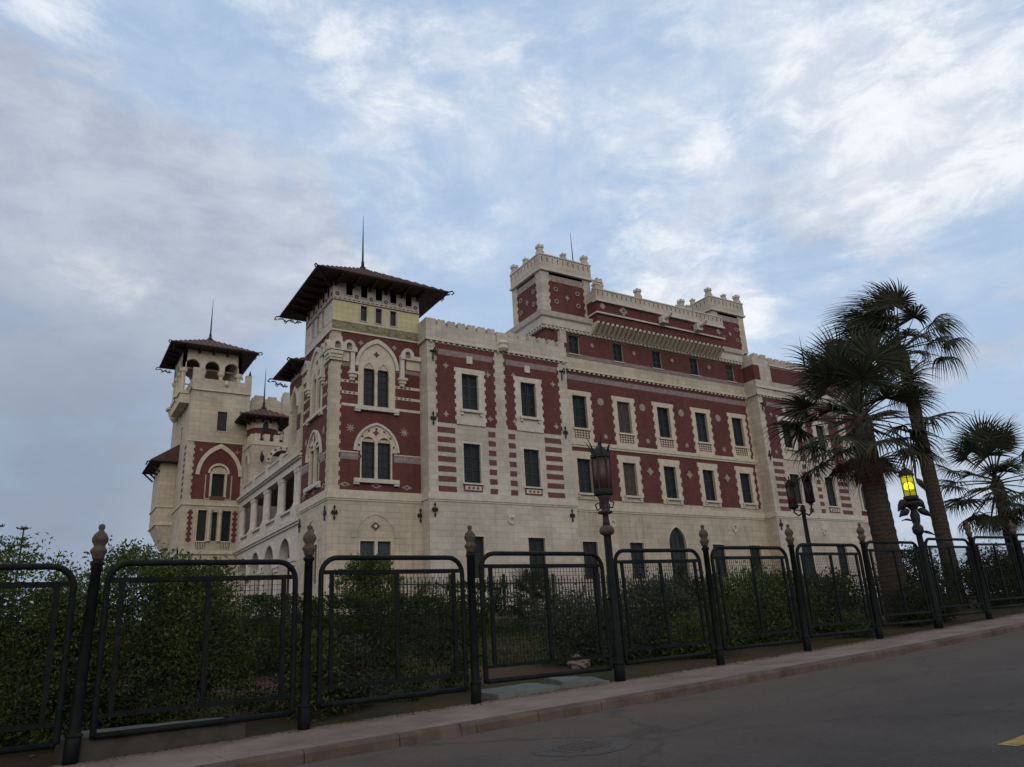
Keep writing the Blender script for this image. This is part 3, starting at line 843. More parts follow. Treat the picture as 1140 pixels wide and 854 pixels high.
    for u in (-.42, 0, .42): g.fbox(F, 39.78+u-.03, 39.78+u+.03, 4.3, 8.3-abs(u), -.199, -.16, shutter_mat)
    g.prism(F, arch_band(39.78, 1.2, .12, 7.4, .85), [], -.199, -.16, shutter_mat)
    gg = g.build('door_leaf', door)
    for u in (33.9, 45.9):
        q = MB(); q.prism(F, ngon(u, 8.75, .30, 12), [ngon(u, 8.75, .17, 12)], .002, .09, trim_cream)
        q.fbox(F, u-.06, u+.06, 8.33, 8.49, .002, .08, trim_cream); part(q, 'stone_plaque')
middle()

# ---- battlemented towers on the attic and the corbelled balcony between them
def roof_tower(x0, x1, y0, y1):
    zb, zr, zt = 23.86, 27.42, 28.52
    m = MB()
    m.box(x0+.03, x1-.03, y0+.03, y1-.03, zb, zt-.3, brick_red)
    Ff, Fl, Fr = front(y0, 0), left(x0, 0), FR((x1, 0, 0), (0, 1, 0), (1, 0, 0))
    for F, a, e in ((Ff, x0, x1), (Fl, y0, y1), (Fr, y0, y1)):
        m.prism(F, toothed(a, a+.62, zb, 27.3, 0, .10, .6), [], -.02, .03, stone_white)
        m.prism(F, toothed(e-.62, e, zb, 27.3, .10, 0, .6), [], -.02, .03, stone_white)
        m.fbox(F, a+.64, e-.64, 26.55, 27.05, -.02, .0, frieze_mat)
        m.fbox(F, a+.64, e-.64, 27.06, 27.30, -.06, -.03, brick_dark)
        n = int((e-a)/.34)
        for du in (.28, .72):
            for z in (24.95, 25.95):
                u = a + (e-a)*du
                m.prism(F, ngon(u, z, .20, 8), [ngon(u, z, .12, 8)], -.028, .03, frieze_mat)
        m.prism(F, star((a+e)/2, 25.4, .24, .12, 4), [], -.028, .02, frieze_mat)
    part(m, 'attic_tower')
    p = MB()
    for F, a, e, dd in ((Ff, x0-.113, x1+.113, .12), (Fl, y0+.27, y1, .11), (Fr, y0+.27, y1, .11)):
        slit_parapet(p, F, a, e, zr, zt, stone_white, 0.0, dd)
    for (x, y) in ((x0+.2, y0+.2), (x1-.2, y0+.2), (x0+.2, y1-.2), (x1-.2, y1-.2)): finial_block(p, x, y, zt+.1, .95, .34)
    for (x, y) in (((x0+x1)/2, y0+.1), (x0+.1, (y0+y1)/2), (x1-.1, (y0+y1)/2)): finial_block(p, x, y, zt+.1, .62, .27)
    part(p, 'parapet')
roof_tower(29.27, 33.80, Yc, 45.75)
roof_tower(46.75, 50.62, Yc, 45.75)
def balcony():
    x0, x1, yb = 33.3, 46.5, 40.55
    F = front(yb); b = MB()
    b.box(x0+.0, x1, yb, 42.0, 24.18, 25.15, brick_red)
    b.box(x0+.04, x1-.04, yb+.06, 42.0, 23.45, 24.17, brick_red)
    b.fbox(F, x0-.08, x1+.08, 24.08, 24.20, .005, .10, trim_white)
    b.fbox(left(x0, 0), yb, 41.7, 24.08, 24.20, .005, .08, trim_white)
    b.box(33.81, 46.74, 42.0, 46.5, 23.84, 25.6, brick_red)
    for u in (35.85, 39.85, 43.82): b.prism(F, star(u, 24.66, .42, .27, 4), [ngon(u, 24.66, .12, 4)], .002, .05, frieze_mat)
    for u in (33.85, 45.95): b.prism(F, ngon(u, 24.7, .24, 8), [], .002, .05, frieze_mat)
    bal = part(b, 'balcony')
    p = MB(); slit_parapet(p, F, x0-.05, x1+.05, 25.18, 25.98, stone_white, -.1, .10)
    p.fbox(left(x0-.04, 0), yb+.36, 41.7, 25.18, 25.98, -.3, .0, stone_white)
    for u in (37.6, 42.2): finial_block(p, u, yb+.1, 26.08, .95, .33)
    finial_block(p, 42.9, yb+.2, 26.08, .6, .22)
    finial_block(p, 33.5, yb+.1, 26.08, .5, .36); finial_block(p, 34.5, yb+.9, 26.08, 1.2, .34); finial_block(p, 34.1, yb+.6, 26.08, 1.35, .40)
    p.location = None
    po = p.build('parapet', bal)
    cb = MB(); n = 30
    for i in range(n):
        u = x0 + .12 + i*(x1-x0-.24)/(n-1)
        pts = [(yb+.12, 23.46), (yb+.12, 23.26), (Yc-.35, 22.70), (Yc-.02, 22.62), (Yc-.02, 23.46)]
        vs = [(u-.11, y, z) for y, z in pts] + [(u+.11, y, z) for y, z in pts]
        k = len(pts)
        cb.add(vs, [tuple(range(k)), tuple(range(k, 2*k))[::-1]] + [(j, (j+1) % k, k+(j+1) % k, k+j) for j in range(k)], trim_cream)
        cb.lathe([(.10, -.1), (.14, 0), (.10, .1)], (u, yb+.10, 23.36), trim_white, 8)
    cb.build('corbels', bal)
balcony()
def gargoyles():
    for u in (39.6, 43.3):
        g = MB(); y0 = 40.54
        g.box(u-.3, u+.3, y0-.55, y0-.102, 24.21, 24.75, trim_white)
        g.tube([(u, y0-.5, 24.6), (u+.1, y0-.95, 24.65), (u+.12, y0-1.2, 24.85)], [.2, .15, .12], trim_white, 8)
        part(g, 'gargoyle')
gargoyles()
sp = MB(); sp.tube([(33.55, 43.2, 28.5), (33.50, 43.2, 32.2)], [.06, .015], iron, 6); part(sp, 'flagpole')
an = MB(); an.tube([(34.8, 43.5, 25.6), (34.75, 43.5, 29.0)], .025, iron, 5)
for s_ in (-1, 1): an.tube([(34.8, 43.5, 27.9), (34.8+s_*.8, 43.5, 28.5)], .02, iron, 5)
an.tube([(34.2, 43.5, 28.6), (35.4, 43.5, 28.3)], .02, iron, 5); part(an, 'antenna')
a2 = MB(); a2.tube([(50.1, 42.2, 23.4), (50.1, 42.2, 25.6)], .03, iron, 5); a2.box(50.0, 50.2, 42.1, 42.3, 24.2, 24.9, trim_white); a2.box(49.8, 49.95, 42.1, 42.3, 24.4, 25.0, trim_white); part(a2, 'antenna')

# ---- left corner tower
def pyramid_roof(x0, x1, y0, y1, ze, za, over, name='roof', spire=4.0, brackets=True, seg=4, cx=None, cy=None):
    m = MB(); cx = (x0+x1)/2; cy = (y0+y1)/2
    a, b_, c, d = x0-over, x1+over, y0-over, y1+over
    e = [(a, c), (b_, c), (b_, d), (a, d)]
    vs = [(x, y, ze) for x, y in e] + [(x, y, ze-.10) for x, y in e] + [(cx, cy, za)]
    m.add(vs, [(0, 1, 8), (1, 2, 8), (2, 3, 8), (3, 0, 8)], roof_tile)
    m.add(vs[:8], [(0, 4, 5, 1), (1, 5, 6, 2), (2, 6, 7, 3), (3, 7, 4, 0), (4, 7, 6, 5)], roof_timber)
    m.tube([(x, y, ze-.02) for x, y in e + e[:1]], .06, roof_timber, 6)
    # tile rolls
    for (p, q) in ((0, 1), (3, 0), (1, 2), (2, 3)):
        P, Q = Vector(vs[p]), Vector(vs[q]); A = Vector(vs[8]); n = max(3, int((Q-P).length/.4))
        for i in range(1, n):
            B = P.lerp(Q, i/n)
            t = 1 - abs(2*i/n - 1)
            T = B.lerp(A, .0); side = (A - (P+Q)/2)
            T = B + side*t
            m.tube([B + Vector((0, 0, .02)), T + Vector((0, 0, .02))], .05, roof_tile, 5)
    r = part(m, name)
    if brackets:
        for F, u0, u1 in ((front(y0, 0), x0, x1), (left(x0, 0), y0, y1)):
            n = max(3, int((u1-u0)/1.0))
            for i in range(n+1):
                k = MB(); u = u0 + .12 + (u1-u0-.24)*i/n
                k.add([F.p(u-.07, ze-.11, .0), F.p(u-.07, ze-.11, over*.92), F.p(u-.07, ze-.20, over*.92), F.p(u-.07, ze-.40, .0),
                       F.p(u+.07, ze-.11, .0), F.p(u+.07, ze-.11, over*.92), F.p(u+.07, ze-.20, over*.92), F.p(u+.07, ze-.40, .0)],
                      [(0, 1, 2, 3), (7, 6, 5, 4), (0, 4, 5, 1), (1, 5, 6, 2), (2, 6, 7, 3), (3, 7, 4, 0)], roof_timber)
                k.build('eave_bracket', r)
    q = MB()
    q.lathe([(.26, -.22), (.22, .06), (.12, .16), (.10, .5), (.07, .55), (.045, spire*.5), (.010, spire)], (cx, cy, za), iron, 8)
    q.build('spire', r)
    s_ = MB()
    for (x, y) in e:
        o = Vector((x-cx, y-cy, 0)).normalized(); p = Vector((x, y, ze-.02))
        s_.tube([p, p + o*.25 + Vector((0, 0, .02)), p + o*.38 + Vector((0, 0, -.14)), p + o*.2 + Vector((0, 0, -.22))], .045, iron, 6)
        pts = [p + o*.1 + Vector((0, 0, -.18))]
        for i in range(1, 8): pts.append(p - o*(i*.16*over) + Vector((0, 0, -.22 - i*.07 + .10*math.sin(i*2.2))))
        s_.tube(pts, .045, iron, 6)
        for i in (2, 4, 6): s_.tube([pts[i] + Vector((0, 0, .14)), pts[i] + o*.14, pts[i] - Vector((0, 0, .14)), pts[i] - o*.12], .03, iron, 5)
    s_.build('eave_ironwork', r)
    return r
def tower_face(F, E, c, first):
    z1 = 19.8
    w = MB()
    holes = [rect(c-.82, c+.82, 15.2, 17.6), rect(c-.95, c+.98, 10.76, 13.0), rect(c-.93, c-.06, 5.0, 7.2), rect(c+.12, c+.94, 5.0, 7.2)]
    us = [c-1.89, c-.92, c+.06, c+1.04, c+2.10]; us = [u for u in us if .45 < u < E-.3]
    low = [u for u in us if abs(u - c) < 1.3]
    upper = [hole(u+.05, .43, 22.25, 1.05) for u in us] + [hole(u+.05, .43, 20.68, 1.02) for u in low]
    s0 = 0 if first else .301
    w.prism(F, rect(s0, E, ZB, 19.8), holes, -.30, 0, stone_cream)
    w.prism(F, rect(s0, E, 21.86, 23.12), upper[:len(us)], -.30, 0, trim_white)
    w.prism(F, rect(s0, E, 19.801, 21.859), upper[len(us):], -.30, 0, trim_white)
    part(w, 'tower_wall')
    r = MB()
    r.prism(F, toothed(.66, E-.03, 10.08, 19.74, .09, 0, .55), [rect(c-.9, c+.9, 15.1, 18.2), rect(c-1.0, c+1.0, 10.7, 13.2)], .002, .03, brick_red)
    for (a, e) in ((.66, c-1.12), (c+1.12, E-.03)):
        for z, mt, t in ((15.82, trim_cream, .17), (16.54, trim_cream, .17), (15.08, trim_cream, .16)): r.fbox(F, a, e, z, z+t, .031, .045, mt)
        r.fbox(F, a, e, 17.55, 17.82, .031, .045, grey_band)
        r.fbox(F, a, e, 11.86, 12.28, .031, .045, grey_band)
        r.fbox(F, a, e, 12.281, 12.34, .031, .06, trim_white)
        for i in range(4):
            for z in (15.905, 16.625): r.prism(F, diamond(a+.2+i*.28, z, .09, .07), [], .046, .052, brick_dark)
        for i in range(7): r.prism(F, diamond(a+.12+i*.18, 12.07, .07, .14), [], .046, .055, frieze_mat)
    for du in (-1.62, 1.78):
        r.prism(F, star(c+du, 13.75, .32, .12, 8), [], .031, .05, frieze_mat)
    for du in (-1.9, 0, 1.95): r.prism(F, diamond(c+du, 10.38, .34, .15), [diamond(c+du, 10.38, .16, .07)], .031, .045, frieze_mat)
    for du in (-1.05, 1.15): r.prism(F, star(c+du, 19.2, .18, .1, 4), [], .031, .045, frieze_mat)
    part(r, 'brick_panel')
    # pointed arch with two lancets
    for (wd, z0, zs, h, n, lz0, lzs, lh, pos, lw, sz) in ((2.44, 15.2, 17.66, 1.62, 14, 15.2, 17.3, .68, (-.50, .42), .76, 15.0),
                                                      (2.60, 10.76, 12.42, 1.62, 14, 10.76, 12.86, .44, (-.50, .50), .84, 10.62)):
        g = MB()
        lan = [arch(c+p, lw, lz0+.02, lzs, lh) for p in pos]
        if wd < 2.5: shape = arch(c, wd-.05, z0, zs, h)
        else: shape = [(c-1.0, z0), (c+1.0, z0), (c+1.0, zs), (c+wd/2, zs)] + arc_pts(c, wd, zs, h, n)[1:-1] + [(c-wd/2, zs), (c-1.0, zs)]
        g.prism(F, shape, lan, -.12, .055, trim_cream)
        g.prism(F, arch_band(c, wd, .20 if wd < 2.5 else .13, zs, h, .28 if wd < 2.5 else .14), [], .0, .16, trim_white)
        g.fbox(F, c-1.4, c+1.4, sz-.10, sz+.14, .056, .24, trim_white)
        g.fbox(F, c-1.4, c-1.08, sz-.22, sz-.101, .032, .2, trim_white); g.fbox(F, c+1.08, c+1.4, sz-.22, sz-.101, .032, .2, trim_white)
        g.prism(F, star(c-.04, zs+h*.55 if wd < 2.5 else zs+1.15, .22, .12, 4), [], .056, .07, brick_dark)
        if wd > 2.5:
            for i in range(7):
                a = math.pi*(i+.5)/7
                g.prism(F, ngon(c+1.12*math.cos(a), zs+.04+1.34*math.sin(a), .085, 4, math.pi/4+a), [], .056, .07, brick_dark)
        wn = part(g, 'arched_window')
        gl = MB(); gl.prism(F, shape, [], -.26, -.2, glass_dark)
        for p in pos:
            gl.fbox(F, c+p-.02, c+p+.02, lz0, lzs+lh-.05, -.199, -.17, shutter_mat)
            for i in range(5): gl.fbox(F, c+p-lw/2, c+p+lw/2, lz0+.3+i*.45, lz0+.33+i*.45, -.199, -.17, shutter_mat)
        gl.build('pane', wn)
        cl = MB(); cl.lathe([(.09, 0), (.05, .1), (.05, lzs-lz0-.1), (.1, lzs-lz0)], F.p(c+(pos[0]+pos[1])/2, lz0+.05, .02), trim_white, 10)
        cl.build('colonnette', wn)
    # ground-floor pair and relief arch
    g = MB()
    g.prism(F, rect(c-1.0, c+1.0, 4.95, 7.27), [rect(c-.93, c-.06, 5.0, 7.2), rect(c+.12, c+.94, 5.0, 7.2)], -.02, .02, trim_cream)
    g.prism(F, arch_band(c, 2.3, .34, 7.40, 1.3, .36), [], .002, .035, stone_cream)
    wn = part(g, 'window')
    s_ = MB(); s_.prism(F, rect(c-.97, c+.97, 4.98, 7.24), [], -.26, -.2, shutter_mat)
    for i in range(14): s_.fbox(F, c-.93, c+.93, 5.05+i*.15, 5.12+i*.15, -.199, -.17, shutter_mat)
    s_.build('shutter', wn)
    q = MB(); q.prism(F, diamond(c-.02, 8.05, .28, .25), [ngon(c-.02, 8.05, .1, 8)], .002, .045, brick_dark)
    q.prism(F, ngon(c-.02, 8.05, .098, 8), [], .002, .06, trim_white); part(q, 'medallion')
    # belts
    b = MB()
    b.fbox(F, -.08 if first else 0.08, E, 9.58, 10.06, .002, .10, trim_cream); b.fbox(F, 0, E, 9.47, 9.578, .002, .05, trim_cream)
    part(b, 'belt_course'); b = MB()
    b.fbox(F, -.05 if first else 0.06, E, 19.76, 19.86, .031, .10, trim_white)
    b.fbox(F, -.03 if first else .03, E, 19.861, 20.44, .002, .03, olive if first else trim_white)
    b.fbox(F, -.04 if first else .04, E, 20.441, 20.52, .002, .05, trim_white)
    if first:
        for a, e in ((0.0, low[0]-.26), (low[-1]+.36, E)): b.fbox(F, a, e, 20.53, 21.78, .002, .012, yellow_mat)
        for i in range(len(low)-1): b.fbox(F, low[i]+.36, low[i+1]-.26, 20.53, 21.78, .002, .012, yellow_mat)
    b.fbox(F, 0, E, 21.80, 21.86, .002, .04, brick_dark)
    n = int(E/.3)
    for i in range(n): b.fbox(F, .05+i*E/n, .05+i*E/n+.16, 21.94, 21.99, .002, .02, brick_dark)
    for i, u in enumerate([.25] + [x + .54 for x in us]):
        b.prism(F, ngon(u, 22.24, .13, 8), [ngon(u, 22.24, .06, 8)], .002, .03, brick_dark)
    part(b, 'frieze')
    for u, lo, hgt in [(u, 22.25, 1.05) for u in us] + [(u, 20.68, 1.02) for u in low]:
        s_ = MB(); a = u+.05
        s_.prism(F, rect(a-.27, a+.27, lo-.05, lo+hgt+.05), [rect(a-.215, a+.215, lo, lo+hgt)], .003, .05, trim_white)
        wn = part(s_, 'window')
        gl = MB(); gl.fbox(F, a-.215, a+.215, lo, lo+hgt, -.2, -.15, glass_dark); gl.build('pane', wn)
    # corner bartizan corbelling, both ends of the face
    for (a, e, sh) in ((-.18, 1.42, 1.25), (E-1.42, E-.02, E-1.28)):
        n = 2 if a < 0 else 1; k = MB()
        if n == 2:
            hs = [arch(.28, .36, 18.52, 18.82, .18), arch(1.0, .36, 18.52, 18.82, .18)]
            ol = [(a, 18.45), (1.5, 18.45), (1.5, 18.72)] + arc_pts(1.0, .74, 18.82, .37, 8) + arc_pts(.28, .74, 18.82, .37, 8) + [(a, 18.72)]
            k.prism(F, ol, hs, .03, .30, trim_white); k.fbox(F, .02, 1.30, 18.5, 19.0, .031, .08, frieze_mat)
            k.fbox(F, .66, 1.06, 17.84, 18.449, .031, .13, trim_cream)
            for zz, dd in ((18.2, .27), (18.0, .20), (17.85, .14)): k.fbox(F, a*.8, .62, zz, zz+.2, .003, dd, trim_cream)
        else:
            cc = E-.92
            ol = [(E-1.42, 18.45), (E-.02, 18.45), (E-.02, 18.72), (cc+.42, 18.72)] + arc_pts(cc, .80, 18.80, .42, 8) + [(E-1.42, 18.72)]
            k.prism(F, ol, [arch(cc, .36, 18.52, 18.82, .18)], .03, .30, trim_white); k.fbox(F, cc-.3, cc+.3, 18.5, 19.0, .031, .08, frieze_mat)
            k.fbox(F, E-.98, E-.04, 17.84, 18.449, .031, .13, trim_cream)
        k.fbox(F, sh-.13, sh+.13, 17.2, 18.449, .03, .24, trim_white)
        k.fbox(F, sh-.26, sh+.32, 17.05, 17.199, .03, .34, trim_white); k.fbox(F, sh-.2, sh+.24, 16.85, 17.049, .03, .26, trim_white)
        k.fbox(F, sh-.14, sh+.16, 16.68, 16.849, .03, .18, trim_white)
        part(k, 'corbel')
    for u in (.12, E-.35):
        a = MB(); a.tube([F.p(u+.25, 8.35, .07), F.p(u+.25, 9.15, .07)], .035, iron, 6)
        for s2 in (-1, 1):
            a.prism(F, diamond(u+.25+s2*.11, 8.75, .10, .15), [], .04, .09, iron); a.prism(F, diamond(u+.25, 8.75+s2*.30, .07, .13), [], .04, .09, iron)
        part(a, 'wall_anchor')
tower_face(front(TY, TX), 5.75, 2.85, True)
tower_face(left(TX, TY), 5.30, 2.66, False)
tb = MB()
tb.box(TX+.302, 19.36, TY+.302, TY+5.30, ZB, 23.0, room_dark)
tb.box(TX+.0, 19.37, TY+5.301, TY+5.6, ZB, 23.1, stone_cream)
tb.box(19.371, 19.60, 42.41, TY+5.6, 19.7, 23.1, stone_cream); part(tb, 'tower_core')
pyramid_roof(TX, 19.37, TY, TY+5.4, 23.12, 25.75, 1.45, spire=4.1)

# ---- bay with its own roof at the back of the tower's left side
def bay():
    F = left(13.42, 0); m = MB()
    m.prism(F, rect(47.0, 49.7, 13.4, 19.2), [arch(48.35, 1.3, 14.0, 16.6, 1.3)], -.4, 0, stone_cream)
    m.fbox(F, 47.0, 49.7, 17.9, 18.7, .002, .03, brick_red)
    m.prism(F, arch_band(48.35, 1.3, .2, 16.6, 1.3, .3), [], .002, .1, trim_white)
    m.fbox(F, 47.0, 47.7, 15.0, 16.0, .002, .03, brick_red)
    m.box(13.421, 17.0, 46.97, 47.3, 13.4, 19.2, stone_cream); m.box(13.83, 17.0, 49.4, 49.7, 13.4, 19.2, stone_cream)
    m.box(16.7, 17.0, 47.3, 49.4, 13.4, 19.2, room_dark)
    part(m, 'bay_wall')
    pyramid_roof(13.42, 17.0, 47.3, 49.7, 19.35, 20.6, .95, spire=.5)
bay()

# ---- loggia between the two towers
def loggia():
    F = left(13.65, 0); u0, u1 = 46.97, 64.28
    piers = [48.2, 52.05, 55.9, 59.75, 63.6]
    m = MB()
    holes = [arch(c, 2.55, ZB+.3, 7.05, 1.35) for c in (50.12, 53.97, 57.82, 61.67)]
    m.prism(F, rect(u0, u1, ZB, 9.1), holes, -.55, 0, trim_white)
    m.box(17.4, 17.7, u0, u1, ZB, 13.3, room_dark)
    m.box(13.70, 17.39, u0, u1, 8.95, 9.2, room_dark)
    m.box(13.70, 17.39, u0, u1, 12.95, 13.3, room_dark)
    part(m, 'loggia_wall')
    a = MB()
    for c in (50.12, 53.97, 57.82, 61.67): a.prism(F, arch_band(c, 2.55, .22, 7.05, 1.35, .22), [], .002, .07, trim_white)
    for p in piers:
        a.fbox(F, p-.66, p+.66, 6.72, 7.0, .002, .16, trim_white)
        a.fbox(F, p-.52, p+.52, 6.45, 6.719, .002, .10, trim_white)
    a.fbox(F, u0, u1, 9.08, 9.2, .002, .22, trim_white); a.fbox(F, u0, u1, 8.93, 9.079, .002, .12, trim_white)
    part(a, 'arcade_moulding')
    b = MB()
    for i in range(len(piers)):
        p = piers[i]
        b.fbox(F, p-.62, p+.62, 9.21, 10.2, -.5, .14, trim_white)
        if i < len(piers)-1:
            q = piers[i+1]
            b.fbox(F, p+.62, q-.62, 10.02, 10.16, -.3, .08, trim_white); b.fbox(F, p+.62, q-.62, 9.21, 9.34, -.3, .06, trim_white)
            n = 10
            for k in range(n):
                u = p+.62 + (q-p-1.24)*(k+.5)/n
                b.lathe([(.05, 0), (.095, .2), (.05, .5), (.06, .68)], F.p(u, 9.34, -.1), trim_white, 8)
    part(b, 'balustrade')
    for p in piers:
        for s_ in (-.32, .32):
            c = MB(); o = F.p(p+s_, 10.2, -.15)
            c.lathe([(.27, 0), (.27, .1), (.22, .16), (.20, .22), (.185, 2.05), (.20, 2.1), (.26, 2.2), (.23, 2.26), (.30, 2.42)], o, trim_white, 12)
            part(c, 'column', smooth=False)
    e = MB()
    e.fbox(F, u0, u1, 12.62, 12.95, -.55, .06, trim_white); e.fbox(F, u0, u1, 12.951, 13.22, -.5, .0, trim_white)
    e.fbox(F, u0, u1, 13.221, 13.42, -.5, .28, trim_white)
    e.fbox(F, u0, u1, 13.421, 13.52, -.5, .14, trim_white)
    n = 40
    for i in range(n): e.fbox(F, u0+.1+(u1-u0-.2)*i/n, u0+.1+(u1-u0-.2)*i/n+.18, 13.1, 13.219, .001, .2, trim_white)
    part(e, 'entablature')
    t = MB()
    for p in piers: t.fbox(F, p-.3, p+.3, 13.521, 14.40, -.4, .06, trim_white)
    for i in range(len(piers)-1):
        p, q = piers[i], piers[i+1]
        t.fbox(F, p+.3, q-.3, 14.14, 14.27, -.25, .02, trim_white)
        for k in range(12):
            u = p+.3 + (q-p-.6)*(k+.5)/12
            t.fbox(F, u-.06, u+.06, 13.521, 14.139, -.16, -.04, trim_white)
    part(t, 'balustrade')
loggia()

# ---- far left block with the belvedere
def far_block():
    yb = 64.3; F = front(yb); FL = left(9.3, 0)
    m = MB()
    hs = [rect(10.52, 11.2, 10.0, 12.42), rect(11.6, 12.02, 10.0, 12.3), rect(12.36, 13.06, 10.0, 12.42), rect(11.38, 12.36, 13.55, 15.4), arch(11.75, 2.1, ZB+.5, 7.0, 1.15), rect(11.45, 12.22, 19.0, 20.66)]
    m.prism(F, rect(9.3, 14.0, ZB, 22.4), hs, -.4, 0, stone_cream)
    m.prism(FL, rect(yb+.401, 73.5, ZB, 22.4), [rect(67.2, 67.9, 18.6, 19.9)], -.4, 0, stone_cream)
    m.box(13.6, 14.0, yb+.401, 73.5, 13, 22.4, stone_cream); m.box(9.3, 14.0, 73.51, 73.9, ZB, 22.4, stone_cream)
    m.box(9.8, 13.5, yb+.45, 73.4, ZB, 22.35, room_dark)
    part(m, 'far_wall')
    b = MB()
    b.fbox(F, 9.2, 13.7, 8.98, 9.25, .002, .14, trim_cream); b.fbox(FL, yb-.14, 73.5, 8.98, 9.25, .002, .10, trim_cream)
    b.fbox(F, 9.22, 13.65, 12.78, 12.95, .002, .10, trim_cream); b.fbox(FL, yb-.1, 73.5, 12.78, 12.95, .002, .08, trim_cream)
    b.fbox(F, 9.2, 14.05, 22.34, 22.48, .002, .14, trim_cream); b.fbox(FL, yb-.14, 73.5, 22.34, 22.48, .002, .12, trim_cream)
    b.fbox(F, 9.25, 13.7, 17.98, 18.08, .002, .06, trim_cream)
    part(b, 'belt_course')
    r = MB()
    # pointed arch bay
    r.prism(F, toothed(9.92, 13.6, 13.3, 17.95, .1, 0, .5), [arch(11.9, 2.1, 13.29+.02, 15.3, 1.3)], .002, .03, brick_red)
    r.prism(F, toothed(10.95, 11.22, 13.4, 15.3, 0, .12, .5), [], .002, .03, brick_red); r.prism(F, toothed(12.55, 12.85, 13.4, 15.3, .12, 0, .5), [], .002, .03, brick_red)
    r.prism(F, arch(11.9, 2.1, 15.31, 15.32, 1.3), [arch(11.9, 1.35, 15.315, 15.33, .66)], .002, .03, brick_red)
    for u in (9.95, 13.35):
        for k in range(6): r.prism(F, [(u-.1, 9.9+k*.42), (u+.1, 9.9+k*.42), (u+.1, 10.0+k*.42), (u+.2, 10.0+k*.42), (u+.2, 10.2+k*.42), (u+.1, 10.2+k*.42), (u+.1, 10.32+k*.42), (u-.1, 10.32+k*.42), (u-.1, 10.2+k*.42), (u-.2, 10.2+k*.42), (u-.2, 10.0+k*.42), (u-.1, 10.0+k*.42)], [], .002, .03, brick_red)
    for u in (10.4, 13.2): r.prism(F, star(u, 17.3, .2, .08, 4), [], .031, .045, frieze_mat)
    for k in range(9): r.fbox(FL, yb+.3+(k % 2)*.08, yb+1.0, 13.4+k*.5, 13.4+k*.5+.28, .002, .02, brick_red)
    part(r, 'brick_panel')
    g = MB()
    g.prism(F, arch_band(11.9, 3.0, .30, 15.25, 2.25, .38), [], .002, .12, trim_cream)
    g.prism(F, arch_band(11.87, 1.35, .16, 15.42, .64, .18), [], .002, .12, trim_cream)
    g.fbox(F, 11.30, 12.44, 13.30, 13.54, .002, .10, brick_dark)
    g.prism(F, rect(11.22, 12.52, 13.5, 15.45), [rect(11.38, 12.36, 13.55, 15.4)], -.02, .06, trim_cream)
    wn = part(g, 'arched_window')
    p = MB(); p.fbox(F, 11.38, 12.36, 13.55, 15.4, -.3, -.22, glass_dark); p.build('pane', wn)
    for (a, e, lo, hi) in ((10.52, 11.2, 10.0, 12.42), (11.6, 12.02, 10.0, 12.3), (12.36, 13.06, 10.0, 12.42)):
        g = MB(); g.prism(F, rect(a-.05, e+.05, lo-.05, hi+.05), [rect(a, e, lo, hi)], -.02, .03, trim_cream)
        if e-a > .5:
            g.fbox(F, a-.02, e+.02, 9.9, 9.98, .031, .16, trim_cream)
            for k in range(5): g.fbox(F, a+.04+k*.13, a+.10+k*.13, 9.40, 9.899, .02, .1, trim_cream)
            g.fbox(F, a-.0, e+.0, 9.42, 9.88, .002, .012, shutter_mat)
        wn = part(g, 'window'); p = MB(); p.fbox(F, a, e, lo, hi, -.32, -.25, glass_dark); p.build('pane', wn)
    for u in (11.4, 12.19):
        c = MB(); c.lathe([(.16, 0), (.12, .1), (.11, 2.1), (.2, 2.35), (.24, 2.5)], F.p(u, 9.98, .12), trim_cream, 10); part(c, 'column')
    g = MB(); g.prism(F, rect(11.40, 12.27, 18.95, 20.71), [rect(11.45, 12.22, 19.0, 20.66)], -.02, .04, trim_cream)
    wn = part(g, 'window'); p = MB(); p.fbox(F, 11.45, 12.22, 19.0, 20.66, -.2, -.12, shutter_mat); p.build('pane', wn)
    g = MB(); g.prism(FL, rect(67.1, 68.0, 18.5, 20.0), [rect(67.2, 67.9, 18.6, 19.9)], -.02, .04, trim_cream)
    wn = part(g, 'window'); p = MB(); p.fbox(FL, 67.2, 67.9, 18.6, 19.9, -.2, -.12, shutter_mat); p.build('pane', wn)
    g = MB(); g.prism(F, arch_band(11.75, 2.1, .2, 7.0, 1.15, .2, zb=ZB+.5), [], -.02, .06, trim_cream)
    dr = part(g, 'door'); p = MB(); p.prism(F, arch(11.75, 2.1, ZB+.5, 7.0, 1.15), [], -.3, -.25, shutter_mat)
    for u in (11.25, 11.75, 12.25): p.fbox(F, u-.05, u+.05, ZB+.5, 7.3, -.249, -.2, shutter_mat)
    p.build('door_leaf', dr)
    # terrace parapet with stepped corner
    t = MB()
    t.prism(F, [(9.3, 22.49), (14.05, 22.49), (14.05, 24.1), (13.55, 24.1), (13.55, 23.4), (10.2, 23.4), (10.2, 24.3), (9.3, 24.3)], [], -.3, 0, stone_cream, True)
    t.fbox(FL, yb+.301, 70, 22.49, 23.4, -.3, 0, stone_cream)
    t.lathe([(.1, 0), (.18, .15), (.05, .5)], (11.95, yb-.15, 22.9), trim_cream, 8)
    t.lathe([(.1, 0), (.12, .1), (.02, .5)], (13.9, yb+.15, 24.1), iron, 8)
    part(t, 'parapet')
    # belvedere: columns carrying round arches
    bx0, bx1, by0, by1 = 8.55, 13.3, yb+.9, yb+5.6
    FF, FLL, FRR, FB = front(by0, 0), left(bx0, 0), FR((bx1, 0, 0), (0, 1, 0), (1, 0, 0)), FR((0, by1, 0), (1, 0, 0), (0, 1, 0))
    v = MB()
